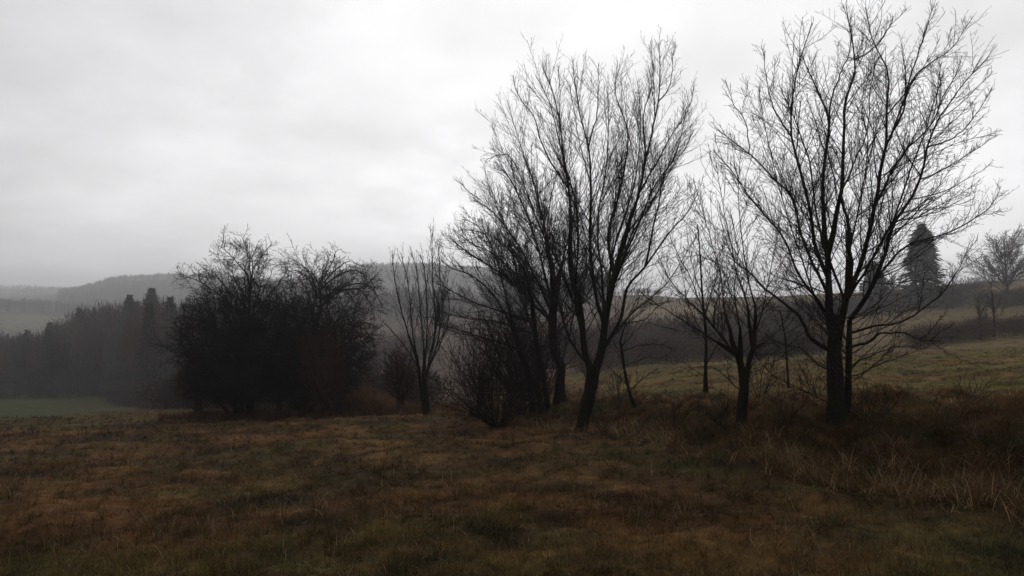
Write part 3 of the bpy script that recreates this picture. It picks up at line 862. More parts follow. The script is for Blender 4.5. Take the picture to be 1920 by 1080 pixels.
def thicket_tree(name, label, group, base, heads, ells, n, seed, twig=0.0045, mat=None, levels=(0.16, 0.14), r_tip=0.010, tl=0.5, cat='tree', up=0.03, wander=0.12, pull=0.5, kink=0.07, matb=None, limbs=None):
    rg = np.random.default_rng(seed)
    base = np.array(base, float)
    gz = float(H(base[0], base[1]))
    base[2] = gz
    root = empty(name, base)
    tag(root, label, cat, group)
    T = []
    for (c, s, w) in ells:
        k = int(n * w)
        v = rg.normal(size=(k, 3)); v = unit(v) * (rg.random((k, 1)) ** 0.60) * (0.9 + 0.22 * np.sin(v[:, :1] * 2.3 + 1) * np.cos(v[:, 2:] * 2.9))
        T.append(np.array(c) + v * np.array(s))
    T = np.concatenate(T)
    T = T[T[:, 2] > H(T[:, 0], T[:, 1]) + 0.15]
    heads = [base - np.array([0, 0, 0.1])] + [np.array(h) for h in heads]
    nd, par = colonise(base, heads, T, rg, pull)
    N_ = len(nd)
    r = np.full(N_, 0.0)
    p_ = 2.3
    acc = np.zeros(N_)
    dist = np.linalg.norm(nd - heads[-1], axis=1)
    ordr = list(range(N_ - 1, 0, -1))
    for i in ordr:
        if acc[i] == 0:
            acc[i] = r_tip ** p_
        acc[par[i]] += acc[i]
    r = acc ** (1 / p_)
    e = np.arange(1, N_)
    a = nd[par[e]]; b = nd[e]
    m = 5
    t = np.linspace(0, 1, m)[None, :, None]
    ln = np.linalg.norm(b - a, axis=1)[:, None, None]
    pts = a[:, None] * (1 - t) + b[:, None] * t
    bend = rg.normal(size=(len(e), 1, 3)) * kink * ln + np.array([0, 0, 0.10]) * ln
    pts = pts + bend * (4 * t * (1 - t)) + rg.normal(size=(len(e), m, 3)) * 0.025 * ln * (t * (1 - t) * 4)
    rp = np.minimum(r[par[e]], r[e] * 1.35)
    rad = rp[:, None] * (1 - t[:, :, 0]) + r[e][:, None] * t[:, :, 0]
    thick = r[e] > np.quantile(r[e], 0.90)
    tr = Tubes(); tr.add(pts[thick], rad[thick], 7)
    tr.build('trunk', matb or M_BARK, root)
    cr = Tubes(); cr.add(pts[~thick], rad[~thick], 4)
    if limbs:
        lq = []; lr = []
        for px in limbs:
            dr = rg.uniform(-0.4, 0.4)
            Yb = heads[-1][1] + rg.uniform(-0.2, 0.2)
            q = np.array([P(u_, v_, Yb + dr * k_ * 0.5) for k_, (u_, v_) in enumerate(px)])
            ln_ = np.linalg.norm(np.diff(q, axis=0), axis=1).sum()
            q, rr = resample(q, np.linspace(0.009 * ln_ + 0.010, 0.006, len(px)), 16)
            q = q + np.cumsum(rg.normal(size=q.shape) * 0.022, axis=0)
            lq.append(q); lr.append(rr)
        lq = np.array(lq); lr = np.array(lr)
        lt = Tubes(); lt.add(lq, lr, 6); lt.build('upper_limbs', matb or M_BARK, root)['kind'] = 'stuff'
        a1 = children(lq, lr, rg, spacing=0.16, t0=0.1, ang=48, ang_sd=14, ratio=0.40, fall=0.5, lmin=0.3, lmax=1.3, nseg=7, up=0.05, wander=0.13, tip=0.006, rk=0.012)
        a2 = children(a1[0], a1[1], rg, spacing=0.13, t0=0.1, ang=48, ang_sd=14, ratio=0.45, fall=0.5, lmin=0.15, lmax=0.6, nseg=4, up=0.04, wander=0.12, tip=0.005, rk=0.010)
        a3 = children(a2[0], a2[1], rg, spacing=0.14, t0=0.1, ang=48, ang_sd=14, ratio=0.45, fall=0.5, lmin=0.1, lmax=0.3, nseg=3, up=0.04, wander=0.12, tip=0.0045, rk=0.010)
        cr.add(a1[0], a1[1], 4); cr.add(a2[0], a2[1], 3); cr.add(a3[0], a3[1], 3)
    lv = children(pts, rad, rg, spacing=levels[0], t0=0.05, ang=45, ang_sd=14, ratio=1.0, fall=0.1, lmin=tl * 0.5, lmax=tl * 1.2, nseg=5, up=up, wander=wander, tip=twig, rk=0.014)
    cr.add(lv[0], lv[1], 3)
    if levels[1]:
        l2 = children(lv[0], lv[1], rg, spacing=levels[1], t0=0.15, ang=45, ang_sd=12, ratio=0.5, fall=0.3, lmin=0.12, lmax=tl * 0.6, nseg=3, up=up, wander=wander, tip=twig * 0.85, rk=0.014)
        cr.add(l2[0], l2[1], 3)
    cr.build('crown', mat or M_THORN, root)
    return root


def ell(u, v, Y, su, sv, sy, w):
    c = P(u, v, Y)
    return (c, (su / F * Y, sy, sv / F * Y), w)


G_TH = 'dark tangled trees of the thicket on the left'
thicket_tree('thicket_tree', 'very dark bushy tree with a thin bare top, left one of the dense pair', G_TH, P(468, 755, 32),
    [P(472, 700, 32), P(462, 620, 32)],
    [ell(452, 635, 32, 138, 118, 2.6, 0.56), ell(440, 560, 32, 105, 70, 2.0, 0.10), ell(460, 490, 32, 62, 56, 1.2, 0.018), ell(385, 680, 31.5, 68, 72, 1.5, 0.12), ell(440, 722, 31.0, 118, 38, 1.5, 0.17)],
    3000, 21, twig=0.0052, levels=(0.08, 0.085), tl=0.5, r_tip=0.007, up=-0.01, limbs=[
        [(462, 640), (466, 590), (468, 545), (450, 500), (425, 470), (408, 458)], [(468, 545), (478, 505), (498, 472), (512, 450)],
        [(468, 560), (470, 510), (462, 470), (455, 445)], [(460, 610), (430, 570), (395, 540), (365, 522), (345, 520)],
        [(455, 640), (400, 610), (355, 590), (330, 600)], [(470, 600), (500, 560), (528, 520), (540, 500)],
        [(450, 660), (390, 650), (345, 660), (325, 680)], [(460, 600), (425, 545), (400, 505), (385, 490)],
        [(466, 580), (440, 520), (412, 490)], [(470, 580), (500, 530), (512, 500)]])
thicket_tree('thicket_tree', 'dark bushy tree with arching crooked upper branches, right one of the dense pair', G_TH, P(560, 762, 33),
    [P(572, 700, 33), P(590, 610, 33)],
    [ell(580, 640, 33, 135, 118, 2.6, 0.56), ell(600, 555, 33, 125, 78, 2.2, 0.11), ell(655, 650, 33, 68, 70, 1.6, 0.10), ell(590, 720, 32.3, 112, 40, 1.5, 0.15)],
    2700, 22, twig=0.0052, levels=(0.08, 0.085), tl=0.5, kink=0.10, r_tip=0.007, up=-0.03, limbs=[
        [(590, 640), (597, 590), (600, 545), (585, 510), (555, 490), (535, 480)], [(600, 550), (605, 515), (615, 490), (610, 472)],
        [(600, 545), (630, 520), (662, 507), (692, 520), (710, 545)], [(597, 575), (640, 545), (675, 545), (695, 570), (704, 600)],
        [(605, 530), (635, 495), (655, 488), (680, 500)], [(600, 530), (625, 490), (632, 472), (645, 468)],
        [(590, 640), (640, 610), (675, 612), (698, 640), (704, 670)], [(595, 560), (570, 520), (545, 510), (525, 515)],
        [(598, 560), (580, 500), (570, 478)], [(600, 560), (650, 530), (690, 535), (712, 560), (716, 575)],
        [(590, 690), (630, 674), (662, 681), (688, 688), (708, 690)]])
thicket_tree('thicket_bush', 'low dark bush filling the gap under the dense pair of trees', None, P(520, 765, 34.5),
    [P(520, 740, 34.5)], [ell(500, 700, 35.5, 150, 56, 1.4, 1.0)], 1300, 23, twig=0.007, levels=(0.11, 0.12), tl=0.45, cat='bush')
thicket_tree('thicket_bush', 'reddish brown low bush under the left edge of the dense pair of trees', None, P(375, 752, 34),
    [P(372, 735, 34)], [ell(372, 708, 34, 56, 50, 1.4, 1.0)], 620, 24, twig=0.006, levels=(0.13, 0.14), tl=0.45, mat=M_REDTWIG, matb=M_REDTWIG, cat='bush')
thicket_tree('red_shrub', 'dark reddish shrub in front of the dense trees, beside their right trunk', None, P(612, 768, 30.5),
    [P(612, 745, 30.5)], [ell(606, 685, 30.5, 54, 82, 1.2, 1.0)], 800, 25, twig=0.005, levels=(0.15, 0.15), tl=0.5, mat=M_REDTWIG, matb=M_REDTWIG, cat='shrub', up=0.12, wander=0.12, pull=0.6)
thicket_tree('red_shrub', 'reddish brown twiggy shrub at the foot of the slender many stemmed tree', None, P(748, 765, 32),
    [P(748, 745, 32)], [ell(750, 700, 32, 40, 62, 1.2, 1.0)], 650, 26, twig=0.005, levels=(0.15, 0.15), tl=0.45, mat=M_REDTWIG, matb=M_REDTWIG, cat='shrub', up=0.12, wander=0.12, pull=0.6)
thicket_tree('red_shrub', 'tall reddish shrub tangled under the crown of the wide leaning tree', None, P(955, 765, 27),
    [P(957, 730, 27)], [ell(950, 640, 27, 90, 85, 1.4, 1.0)], 650, 27, twig=0.0045, levels=(0.22, 0.2), tl=0.5, mat=M_REDTWIG, matb=M_REDTWIG, cat='shrub', up=0.08, wander=0.14, pull=0.5)


def fountain(name, label, base_px, Y, stems, h, spread, seed, mat, lean=0.0, cat='shrub', r=0.012, group=None):
    """many stemmed shrub fanning from one base"""
    rg = np.random.default_rng(seed)
    b = P(base_px[0], base_px[1], Y); b[2] = float(H(b[0], b[1]))
    root = empty(name, b); tag(root, label, cat, group)
    az = rg.random(stems) * 2 * math.pi
    out = rg.random(stems) ** 0.7 * spread
    d = np.stack([np.cos(az) * out + lean, np.sin(az) * out, np.ones(stems)], 1); d = unit(d)
    p = b + np.stack([np.cos(az) * 0.12, np.sin(az) * 0.12, np.full(stems, -0.05)], 1) * rg.random((stems, 1))
    ln = h * rg.uniform(0.6, 1.05, stems)
    pts = [p]
    for k in range(9):
        d = unit(d + rg.normal(size=d.shape) * 0.07 + np.array([0, 0, 0.02]))
        p = p + d * (ln / 9)[:, None]
        pts.append(p)
    pts = np.stack(pts, 1)
    rad = r * rg.uniform(0.6, 1.2, (stems, 1)) * np.linspace(1, 0.3, 10)[None]
    st = Tubes(); st.add(pts, rad, 5); st.build('stems', mat, root)['kind'] = 'stuff'
    cr = Tubes()
    a = children(pts, rad, rg, spacing=0.2, t0=0.2, ang=38, ratio=0.32, fall=0.4, lmin=0.2, lmax=1.0, nseg=5, up=0.06, wander=0.12, tip=0.004, rk=0.009)
    cr.add(a[0], a[1], 3)
    a2 = children(a[0], a[1], rg, spacing=0.15, t0=0.2, ang=40, ratio=0.4, fall=0.4, lmin=0.08, lmax=0.3, nseg=3, up=0.05, wander=0.12, tip=0.0035, rk=0.009)
    cr.add(a2[0], a2[1], 3)
    cr.build('crown', mat, root)
    return root


fountain('fan_shrub', 'wide dark shrub fanning out from its base, left of the leaning forked trunk', (932, 788), 22.5, 75, 2.7, 1.45, 31, M_THORN, lean=-0.15, r=0.010)
thicket_tree('thicket_bush', 'low black bush at the foot of the left dense tree, nearest the meadow', None, P(445, 757, 31),
    [P(445, 748, 31)], [ell(440, 738, 31, 105, 26, 0.9, 1.0)], 520, 29, twig=0.005, levels=(0.13, 0.13), tl=0.4, cat='bush')
thicket_tree('thicket_bush', 'low black bush at the foot of the right dense tree, beside the red shrub', None, P(575, 762, 31.3),
    [P(575, 752, 31.3)], [ell(575, 742, 31.3, 85, 26, 0.9, 1.0)], 420, 30, twig=0.005, levels=(0.13, 0.13), tl=0.4, cat='bush')
fountain('bramble', 'low arching bramble just right of the leaning forked trunk', (1140, 795), 18.8, 16, 0.9, 1.5, 131, M_REDTWIG, r=0.007)
fountain('bramble', 'low arching bramble midway between the leaning forked trunk and the mossy twin trunk', (1262, 800), 15.8, 16, 0.8, 1.6, 132, M_THORN, r=0.006)
fountain('bramble', 'dark arching bramble against the left side of the mossy twin trunk', (1362, 790), 14.7, 16, 0.9, 1.4, 133, M_THORN, r=0.006)
fountain('bramble', 'reddish bramble on the bank between the twin trunk and the thickest trunk', (1478, 800), 13.2, 16, 0.75, 1.5, 134, M_REDTWIG, r=0.006)
fountain('bramble', 'dark bramble hugging the right foot of the thickest trunk', (1632, 788), 12.9, 16, 0.7, 1.5, 135, M_THORN, r=0.006)
fountain('bramble', 'small bramble alone on the lip of the bank at the right edge', (1818, 752), 12.4, 12, 0.5, 1.6, 136, M_REDTWIG, r=0.005)
thicket_tree('thicket_bush', 'tangled dark brush on the grass around the foot of the crooked trunk', None, P(1010, 760, 25.8),
    [P(1010, 745, 25.8)], [ell(960, 715, 25.8, 110, 45, 1.0, 1.0)], 420, 28, twig=0.004, levels=(0.2, 0.18), tl=0.45, cat='bush', up=0.06, pull=0.6)
fountain('whip_shrub', 'tall thin bare whips standing behind the fan shrub, under the left reaching crown', (890, 765), 26, 26, 3.2, 0.50, 35, M_THORN, r=0.011)
fountain('whip_shrub', 'tall thin bare whips between the crooked trunk and the leaning forked trunk', (1018, 752), 24, 26, 2.6, 0.40, 36, M_THORN, r=0.010)
fountain('whip_shrub', 'dense dark whips rising between the fan shrub and the crooked trunk', (975, 768), 24.5, 24, 2.9, 0.55, 37, M_THORN, r=0.011)
fountain('fan_shrub', 'sparse low bare shrub in brown grass at the foot of the thickest trunk', (1540, 745), 15.0, 14, 1.0, 1.1, 32, M_TWIG, r=0.008)
fountain('fan_shrub', 'low twiggy bare shrub behind the crooked sapling', (1160, 752), 21.5, 14, 1.3, 0.9, 33, M_TWIG, r=0.009)
fountain('fan_shrub', 'small bare shrub with drooping twigs on the lip of the bank, beside the twin trunk', (1425, 745), 16.5, 12, 1.2, 0.8, 34, M_TWIG, r=0.008)

# ------------------------------------------------------------------ slivers: far twig clouds


def slivers(rg, c, d, ln, w):
    """thin four-sided spindle clumps, returns verts, tris (real solid slivers)"""
    n = len(c)
    d = unit(d)
    rv = rg.normal(size=(n, 3))
    a = unit(rv - (rv * d).sum(1, keepdims=True) * d)
    b = np.cross(d, a)
    w = np.asarray(w).reshape(-1, 1) * np.ones((n, 1)); ln = np.asarray(ln).reshape(-1, 1) * np.ones((n, 1))
    v0 = c - d * ln * 0.5
    v1 = c + d * ln * 0.5
    m = c - d * ln * 0.12
    r1 = m + a * w; r2 = m - a * w * 0.5 + b * w * 0.87; r3 = m - a * w * 0.5 - b * w * 0.87
    V = np.stack([v0, r1, r2, r3, v1], 1).reshape(-1, 3)
    o = (np.arange(n) * 5)[:, None, None]
    t = np.array([[0, 2, 1], [0, 3, 2], [0, 1, 3], [1, 2, 4], [2, 3, 4], [3, 1, 4]])[None]
    return V, (o + t).reshape(-1, 3)


def crown_points(rg, n, h, w, kind):
    """sample twig positions/directions for a unit tree, origin at foot"""
    if kind == 'bare':
        v = unit(rg.normal(size=(n, 3))) * (rg.random((n, 1)) ** 0.4)
        lob = 1 + 0.22 * np.sin(v[:, :1] * 5 + rg.random() * 6) * np.cos(v[:, 1:2] * 6 + rg.random() * 6)
        p = v * np.array([w / 2, w / 2, h * 0.40]) * lob + np.array([0, 0, h * 0.60])
        d = p - np.array([0, 0, h * 0.15]) + rg.normal(size=p.shape) * 0.25 * h * 0.5
        return p, d
    t = rg.random(n) ** 0.72
    az = rg.random(n) * 2 * math.pi
    ph = rg.random(4) * 6.28
    nl = 11
    sh = 0.5 * np.sin(az * 2 + ph[0]) + 0.4 * np.sin(az * 5 + ph[1] + t * 9)
    q = t * nl + sh
    lay = np.clip((np.floor(q) - sh + 0.35 + rg.normal(size=n) * 0.28) / nl, 0, 1)
    lob = 0.84 + 0.30 * np.sin(az * 7 + np.floor(q) * 2.4 + ph[2]) * np.sin(az * 3 + np.floor(q) * 1.3 + ph[3])
    rad = np.maximum(1 - lay, 0.0) ** 0.5 * w / 2 * rg.random(n) ** 0.45 * rg.uniform(0.8, 1.12, n) * lob
    p = np.stack([np.cos(az) * rad, np.sin(az) * rad, h * (0.05 + 0.95 * lay) - rad * 0.32], 1)
    d = np.stack([np.cos(az), np.sin(az), np.full(n, -0.3)], 1) + rg.normal(size=(n, 3)) * 0.3
    return p, d


def wood_mass(name, label, spots, seed, cat='wood', dens=1.0, wscale=1.0):
    """spots: (x, y, z, h, w, kind, colour, n)"""
    rg = np.random.default_rng(seed)
    V = []; T = []; C = []; off = 0
    tr = Tubes()
    for (x, y, z, h, w, kind, col, n) in spots:
        p, d = crown_points(rg, n, h, w, kind)
        sz = (h * w / max(n, 1)) ** 0.5
        if kind == 'bare':
            v, t = slivers(rg, p, d, h * 0.085 * rg.uniform(0.6, 1.4, n), sz * 0.11 * wscale * rg.uniform(0.6, 1.5, n))
        else:
            v, t = slivers(rg, p, d, h * 0.10 * rg.uniform(0.6, 1.4, n), sz * 0.28 * wscale * rg.uniform(0.6, 1.5, n))
        V.append(v + np.array([x, y, z])); T.append(t + off); off += len(v)
        C.append(np.tile(np.array(col) * rg.uniform(0.85, 1.15), (len(v), 1)))
        pts = np.array([[x, y, z - 0.3], [x + rg.normal() * 0.1, y, z + h * 0.35], [x + rg.normal() * 0.2, y, z + h * 0.8]])
        tr.add(pts, np.array([h * 0.013, h * 0.010, h * 0.004]), 5)
    tv, tq = tr.arrays()
    V.append(tv); C.append(np.tile(np.array([0.035, 0.030, 0.028]), (len(tv), 1)))
    o = mesh_obj(name, np.concatenate(V), [np.concatenate(T), tq[0] + off], M_WOOD, colors=np.concatenate(C), smooth=False)
    tag(o, label, cat, kind='stuff')
    return o


BROWN = (0.064, 0.050, 0.045); RUST = (0.080, 0.052, 0.043); GREY = (0.058, 0.052, 0.053); CONIF = (0.016, 0.024, 0.017)
OUT_U = [-200, 0, 18, 37, 56, 77, 98, 119, 133, 151, 178, 207, 234, 267, 296, 308, 326, 355, 420, 520, 640, 760]
OUT_V = [600, 607, 607, 619, 615, 619, 598, 596, 577, 570, 567, 560, 562, 558, 550, 555, 548, 551, 560, 572, 585, 590]


def left_wood():
    rg = np.random.default_rng(41)
    S = []
    for i in range(300):
        u = rg.uniform(-190, 470)
        Y = (148 - 34 * smooth01((u - 190) / 110)) + 110 * rg.random() ** 1.2
        if Y < 165 and u < 200 and rg.random() < 0.2:
            Y += 20
        x = (u - 960) / F * Y
        z = float(H(x, Y))
        top = PX(Y, np.interp(u, OUT_U, OUT_V))
        h = (top - z) * rg.uniform(0.72, 0.97)
        kind = 'bare' if rg.random() < 0.86 else 'spruce'
        col = CONIF if kind == 'spruce' else [BROWN, RUST, GREY][rg.integers(3)]
        w = h * (rg.uniform(0.34, 0.52) if kind == 'bare' else 0.30)
        col = tuple(np.array(col) * rg.uniform(0.55, 1.5))
        S.append((x, Y, z, h, w, kind, col, 800))
    for i in range(90):   # undergrowth along the edge
        u = rg.uniform(-190, 420); Y = rg.uniform(146, 158) - 38 * smooth01((u - 180) / 100)
        x = (u - 960) / F * Y
        z = float(H(x, Y))
        S.append((x, Y, z - 1, rg.uniform(3, 7), rg.uniform(4, 7), 'bare', GREY, 320))
    wood_mass('misty_wood', 'mass of bare trees fading in mist on the valley side at the left', S, 42, wscale=1.5)


left_wood()


def far_woods():
    rg = np.random.default_rng(51)
    S = []
    def scatter(n, ua, ub, Ya, Yb, h, cfr, cols, k, cond=None):
        for i in range(n):
            Y = rg.uniform(Ya, Yb); u = rg.uniform(ua, ub)
            if cond and not cond(u, Y):
                continue
            x = (u - 960) / F * Y
            z = float(H0(x, Y))
            hh = h * rg.uniform(0.75, 1.15)
            kd = 'spruce' if rg.random() < cfr else 'bare'
            S.append((x, Y, z, hh, hh * (0.40 if kd == 'spruce' else 0.75), kd, CONIF if kd == 'spruce' else cols[rg.integers(len(cols))], k))
    scatter(800, -120, 520, 640, 790, 10, 0.25, [BROWN, GREY], 60)        # dark belt above the pale field
    scatter(2600, 110, 560, 860, 1180, 9, 0.15, [BROWN, GREY], 30)       # first hill
    scatter(2600, 560, 1130, 780, 1040, 9, 0.25, [BROWN, GREY], 30)     # second hill
    scatter(700, -120, 240, 1450, 1850, 10, 0.2, [BROWN, GREY], 40)       # faint far ridge
    scatter(230, 560, 1150, 350, 480, 13, 0.55, [BROWN, RUST], 170)       # belt below the second hill
    scatter(60, 1120, 1240, 340, 420, 3.5, 0.3, [BROWN, GREY], 120)
    wood_mass('hill_forest', 'dark forest covering the hazy hills at the back', S, 52, cat='forest', wscale=1.7)


far_woods()

# ------------------------------------------------------------------ hedgerows and scrub in the middle distance


def hedge_line(name, label, path, n, hr, wr, seed, cols, sliv=260, depth=6, wscale=1.4, cat='hedge'):
    """path: [(u, Y)], shrubs merged as one hedge"""
    rg = np.random.default_rng(seed)
    S = []
    pu = [p[0] for p in path]; py = [p[1] for p in path]
    for i in range(n):
        u = rg.uniform(pu[0], pu[-1]); Y = float(np.interp(u, pu, py)) + rg.uniform(-depth / 2, depth / 2)
        x = (u - 960) / F * Y
        z = float(H(x, Y))
        h = rg.uniform(*hr)
        S.append((x, Y, z - h * 0.28, h * 1.28, rg.uniform(*wr), 'bare', cols[rg.integers(len(cols))], sliv))
    o = wood_mass(name, label, S, seed, cat=cat, wscale=wscale)
    del o['kind']
    return o


PURP = (0.060, 0.046, 0.039); PURP2 = (0.082, 0.058, 0.042); REDB = (0.070, 0.042, 0.034)
hedge_line('hedgerow', 'grey brown hedgerow of bare shrubs along the far edge of the upper field', [(1090, 68), (1250, 72), (1400, 70), (1560, 66)], 130, (1.3, 2.5), (2, 4), 61, [PURP, PURP2], 420, 9)
hedge_line('hedgerow', 'dark purplish hedgerow climbing the slope below the tall spruce', [(1440, 150), (1600, 150), (1700, 152), (1840, 158)], 110, (2.6, 4.4), (4, 7), 62, [PURP, (0.036, 0.032, 0.036)], 420, 16)
hedge_line('hedgerow', 'brown scrubby hedgerow at the right edge below the sloping grass strip', [(1715, 64), (1800, 66), (1920, 68), (2050, 68)], 110, (1.0, 1.8), (1.8, 3.2), 63, [PURP2, REDB], 420, 10)
hedge_line('hedgerow', 'low dark hedgerow beneath the round crowned tree on the right skyline', [(1770, 140), (1900, 126), (2050, 122)], 60, (2.0, 3.0), (3, 5), 64, [PURP, (0.034, 0.036, 0.026)], 380, 7)
hedge_line('scrub', 'hazy purplish scrub woodland filling the dip behind the middle trees', [(960, 105), (1250, 108), (1500, 112)], 230, (1.6, 5.0), (3, 6), 65, [PURP, PURP2, BROWN], 420, 26, cat='scrub')
hedge_line('scrub', 'reddish brown scrub in the valley right behind the slender many stemmed tree', [(560, 150), (700, 150), (800, 175)], 90, (3.5, 6), (5, 8), 66, [PURP2, REDB, BROWN], 420, 24, cat='scrub')
hedge_line('scrub', 'misty grey brush below the wood, left of the dark thicket', [(215, 112), (300, 88), (400, 72), (470, 66)], 90, (1.8, 4.2), (3, 5), 68, [GREY, BROWN], 420, 9, cat='scrub')
hedge_line('scrub', 'low grey brush at the meadow edge behind the dark thicket', [(300, 52), (420, 50), (640, 48), (790, 46)], 120, (1.2, 2.8), (2.5, 4.5), 67, [GREY, PURP], 420, 9, cat='scrub')


def single(name, label, u, Y, h, w, kind, mat, seed, n=5000, cat='tree', group=None, len_f=0.07, wid=0.02, trunk_mat=None, fan=None):
    rg = np.random.default_rng(seed)
    x = (u - 960) / F * Y
    z = float(H(x, Y))
    root = empty(name, (x, Y, z)); tag(root, label, cat, group)
    b = np.array([x, Y, z])
    if kind == 'spruce':
        p, d = crown_points(rg, n, h, w, 'spruce')
        v, t = slivers(rg, p, d, h * len_f * rg.uniform(0.6, 1.4, n), wid * rg.uniform(0.6, 1.5, n))
        mesh_obj('crown', v + b, [t], mat, root, smooth=False)
        tr = Tubes(); tr.add(np.array([b - [0, 0, 0.3], b + [0, 0, h * 0.5], b + [0.02, 0, h * 0.96]]), np.array([h * 0.02, h * 0.012, 0.03]), 7)
        tr.build('trunk', M_BARK, root)
        return root
    # bare tree grown by levels
    fan = fan or dict(k=12, a=38, split=0.22)
    tr = Tubes()
    tp, trd = resample(np.array([b - [0, 0, 0.3], b + [0.02 * h, 0, h * fan['split']], b + [0.0, 0, h * 0.5], b + [rg.normal() * 0.03 * h, 0, h * 0.97]]), np.array([h * 0.03, h * 0.024, h * 0.012, 0.01]), 14)
    tr.add(tp, trd, 8); tr.build('trunk', trunk_mat or M_BARK, root)
    cr = Tubes()
    tip = wid
    l1 = children(tp[None], trd[None], rg, spacing=h * 0.75 / fan['k'], t0=fan['split'], t1=0.9, ang=fan['a'], ang_sd=7, ratio=w / h * 0.75, fall=0.65, lmin=h * 0.15, lmax=h, nseg=8, up=0.05, wander=0.05, tip=tip, rk=0.015)
    cr.add(l1[0], l1[1], 5)
    l2 = children(l1[0], l1[1], rg, spacing=h * 0.020, t0=0.15, ang=34, ratio=0.42, fall=0.5, lmin=h * 0.05, lmax=h, nseg=5, up=0.05, wander=0.08, tip=tip, rk=0.014)
    cr.add(l2[0], l2[1], 3)
    l3 = children(l2[0], l2[1], rg, spacing=h * 0.020, t0=0.15, ang=36, ratio=0.42, fall=0.4, lmin=h * 0.03, lmax=h, nseg=3, up=0.03, wander=0.08, tip=tip, rk=0.014)
    cr.add(l3[0], l3[1], 3)
    cr.build('crown', mat, root)
    return root


single('spruce_tree', 'tall dark spruce on the right skyline, its whole cone visible', 1729, 150, 15.4, 10.4, 'spruce', M_NEEDLE, 71, n=2400, len_f=0.12, wid=0.12, group='spruces on the right skyline')
single('spruce_tree', 'shorter dark spruce seen through the branches of the large spreading tree', 1640, 160, 9.4, 8.0, 'spruce', M_NEEDLE, 72, n=2600, len_f=0.10, wid=0.13, group='spruces on the right skyline')
single('round_crowned_tree', 'bare tree with a wide rounded fan of twigs on the right skyline', 1886, 140, 11.5, 13.5, 'bare', M_SHRUB, 73, wid=0.018, fan=dict(k=48, a=60, split=0.16))
single('birch_tree', 'thin reddish twiggy bare tree just right of the tall spruce', 1786, 150, 8.0, 5.0, 'bare', M_REDTWIG, 74, wid=0.022, fan=dict(k=10, a=30, split=0.3))
single('field_tree', 'taller slim bare tree standing in the brown hedgerow at the right edge', 1862, 66, 4.6, 2.4, 'bare', M_SHRUB, 75, wid=0.011, fan=dict(k=12, a=30, split=0.25), group='slim bare trees in the brown hedgerow')
single('field_tree', 'shorter slim bare tree in the brown hedgerow, left of its taller neighbour', 1836, 65, 3.7, 2.2, 'bare', M_SHRUB, 76, wid=0.011, fan=dict(k=10, a=30, split=0.25), group='slim bare trees in the brown hedgerow')
single('field_tree', 'small bare tree showing just above the dark hedgerow between spruce and big bare crown', 1672, 155, 7.0, 6.0, 'bare', M_SHRUB, 77, wid=0.022, fan=dict(k=12, a=36, split=0.25))
# distinct crowns of the misty wood
single('spruce_tree', 'broad dark conifer rising highest above the misty wood', 284, 168, 21.0, 9.0, 'spruce', M_NEEDLE, 81, n=1700, len_f=0.08, wid=0.20, group='conifers above the misty wood')
single('spruce_tree', 'small pointed conifer above the misty wood, left of the broad one', 243, 166, 19.6, 6.5, 'spruce', M_NEEDLE, 82, n=1300, len_f=0.08, wid=0.20, group='conifers above the misty wood')
single('birch_tree', 'left one of two thin white birches at the edge of the misty wood', 302, 137, 10, 4.0, 'bare', M_SHRUB, 83, wid=0.03, trunk_mat=M_BIRCH, fan=dict(k=9, a=28, split=0.4), group='white birches at the wood edge')
single('birch_tree', 'right one of two thin white birches at the edge of the misty wood', 309, 138, 9, 4.0, 'bare', M_SHRUB, 84, wid=0.03, trunk_mat=M_BIRCH, fan=dict(k=9, a=28, split=0.4), group='white birches at the wood edge')

# ------------------------------------------------------------------ grass


def blades(name, label, x, y, ln, wd, cols, seed, droop=1.0, lean=0.5, seg=3, mat=None, z=None, az=None):
    rg = np.random.default_rng(seed)
    n = len(x)
    z = H(x, y) - 0.01 if z is None else z
    az = rg.random(n) * 2 * math.pi if az is None else az
    hd = np.stack([np.cos(az), np.sin(az), np.zeros(n)], 1)
    side = np.stack([-np.sin(az), np.cos(az), np.zeros(n)], 1)
    # turn widths partly to random direction
    tilt = np.abs(rg.normal(0, lean, n)); bend = rg.uniform(0.2, 1.3, n) * droop
    p = np.stack([x, y, z], 1)
    rows = []
    for k in range(seg + 1):
        t = k / seg
        w = wd * (1 - t) ** 0.7 if k < seg else wd * 0.0
        if k < seg:
            rows.append(p - side * w[:, None] * 0.5); rows.append(p + side * w[:, None] * 0.5)
        else:
            rows.append(p)
        th = tilt + bend * (t + 0.3)
        d = hd * np.sin(th)[:, None] + np.array([0, 0, 1]) * np.cos(th)[:, None]
        p = p + d * (ln / seg)[:, None]
    m = 2 * seg + 1
    V = np.stack(rows, 1).reshape(-1, 3)
    o = (np.arange(n) * m)[:, None]
    Fq = []
    for k in range(seg - 1):
        Fq.append(np.concatenate([o + 2 * k, o + 2 * k + 1, o + 2 * k + 3, o + 2 * k + 2], 1))
    tri = np.concatenate([o + 2 * seg - 2, o + 2 * seg - 1, o + 2 * seg], 1)
    C = np.repeat(cols, m, axis=0)
    ob = mesh_obj(name, V, [np.concatenate(Fq), tri], mat or M_GRASS, colors=C, smooth=False)
    tag(ob, label, 'grass', kind='stuff')
    return ob


def grass_colour(x, y, rg, strawf=0.12):
    base = cover_colour(x, y)
    n = len(x)
    c = base * np.exp(rg.normal(0, 0.45, (n, 1)))
    straw = np.array([0.20, 0.145, 0.085])
    f = (rg.random(n) < strawf)[:, None] * rg.uniform(0.2, 0.9, (n, 1))
    c = c + (straw - c) * f
    grn = np.array([0.045, 0.065, 0.020])
    g = (rg.random(n) < 0.14)[:, None] * 0.8
    return c + (grn - c) * g


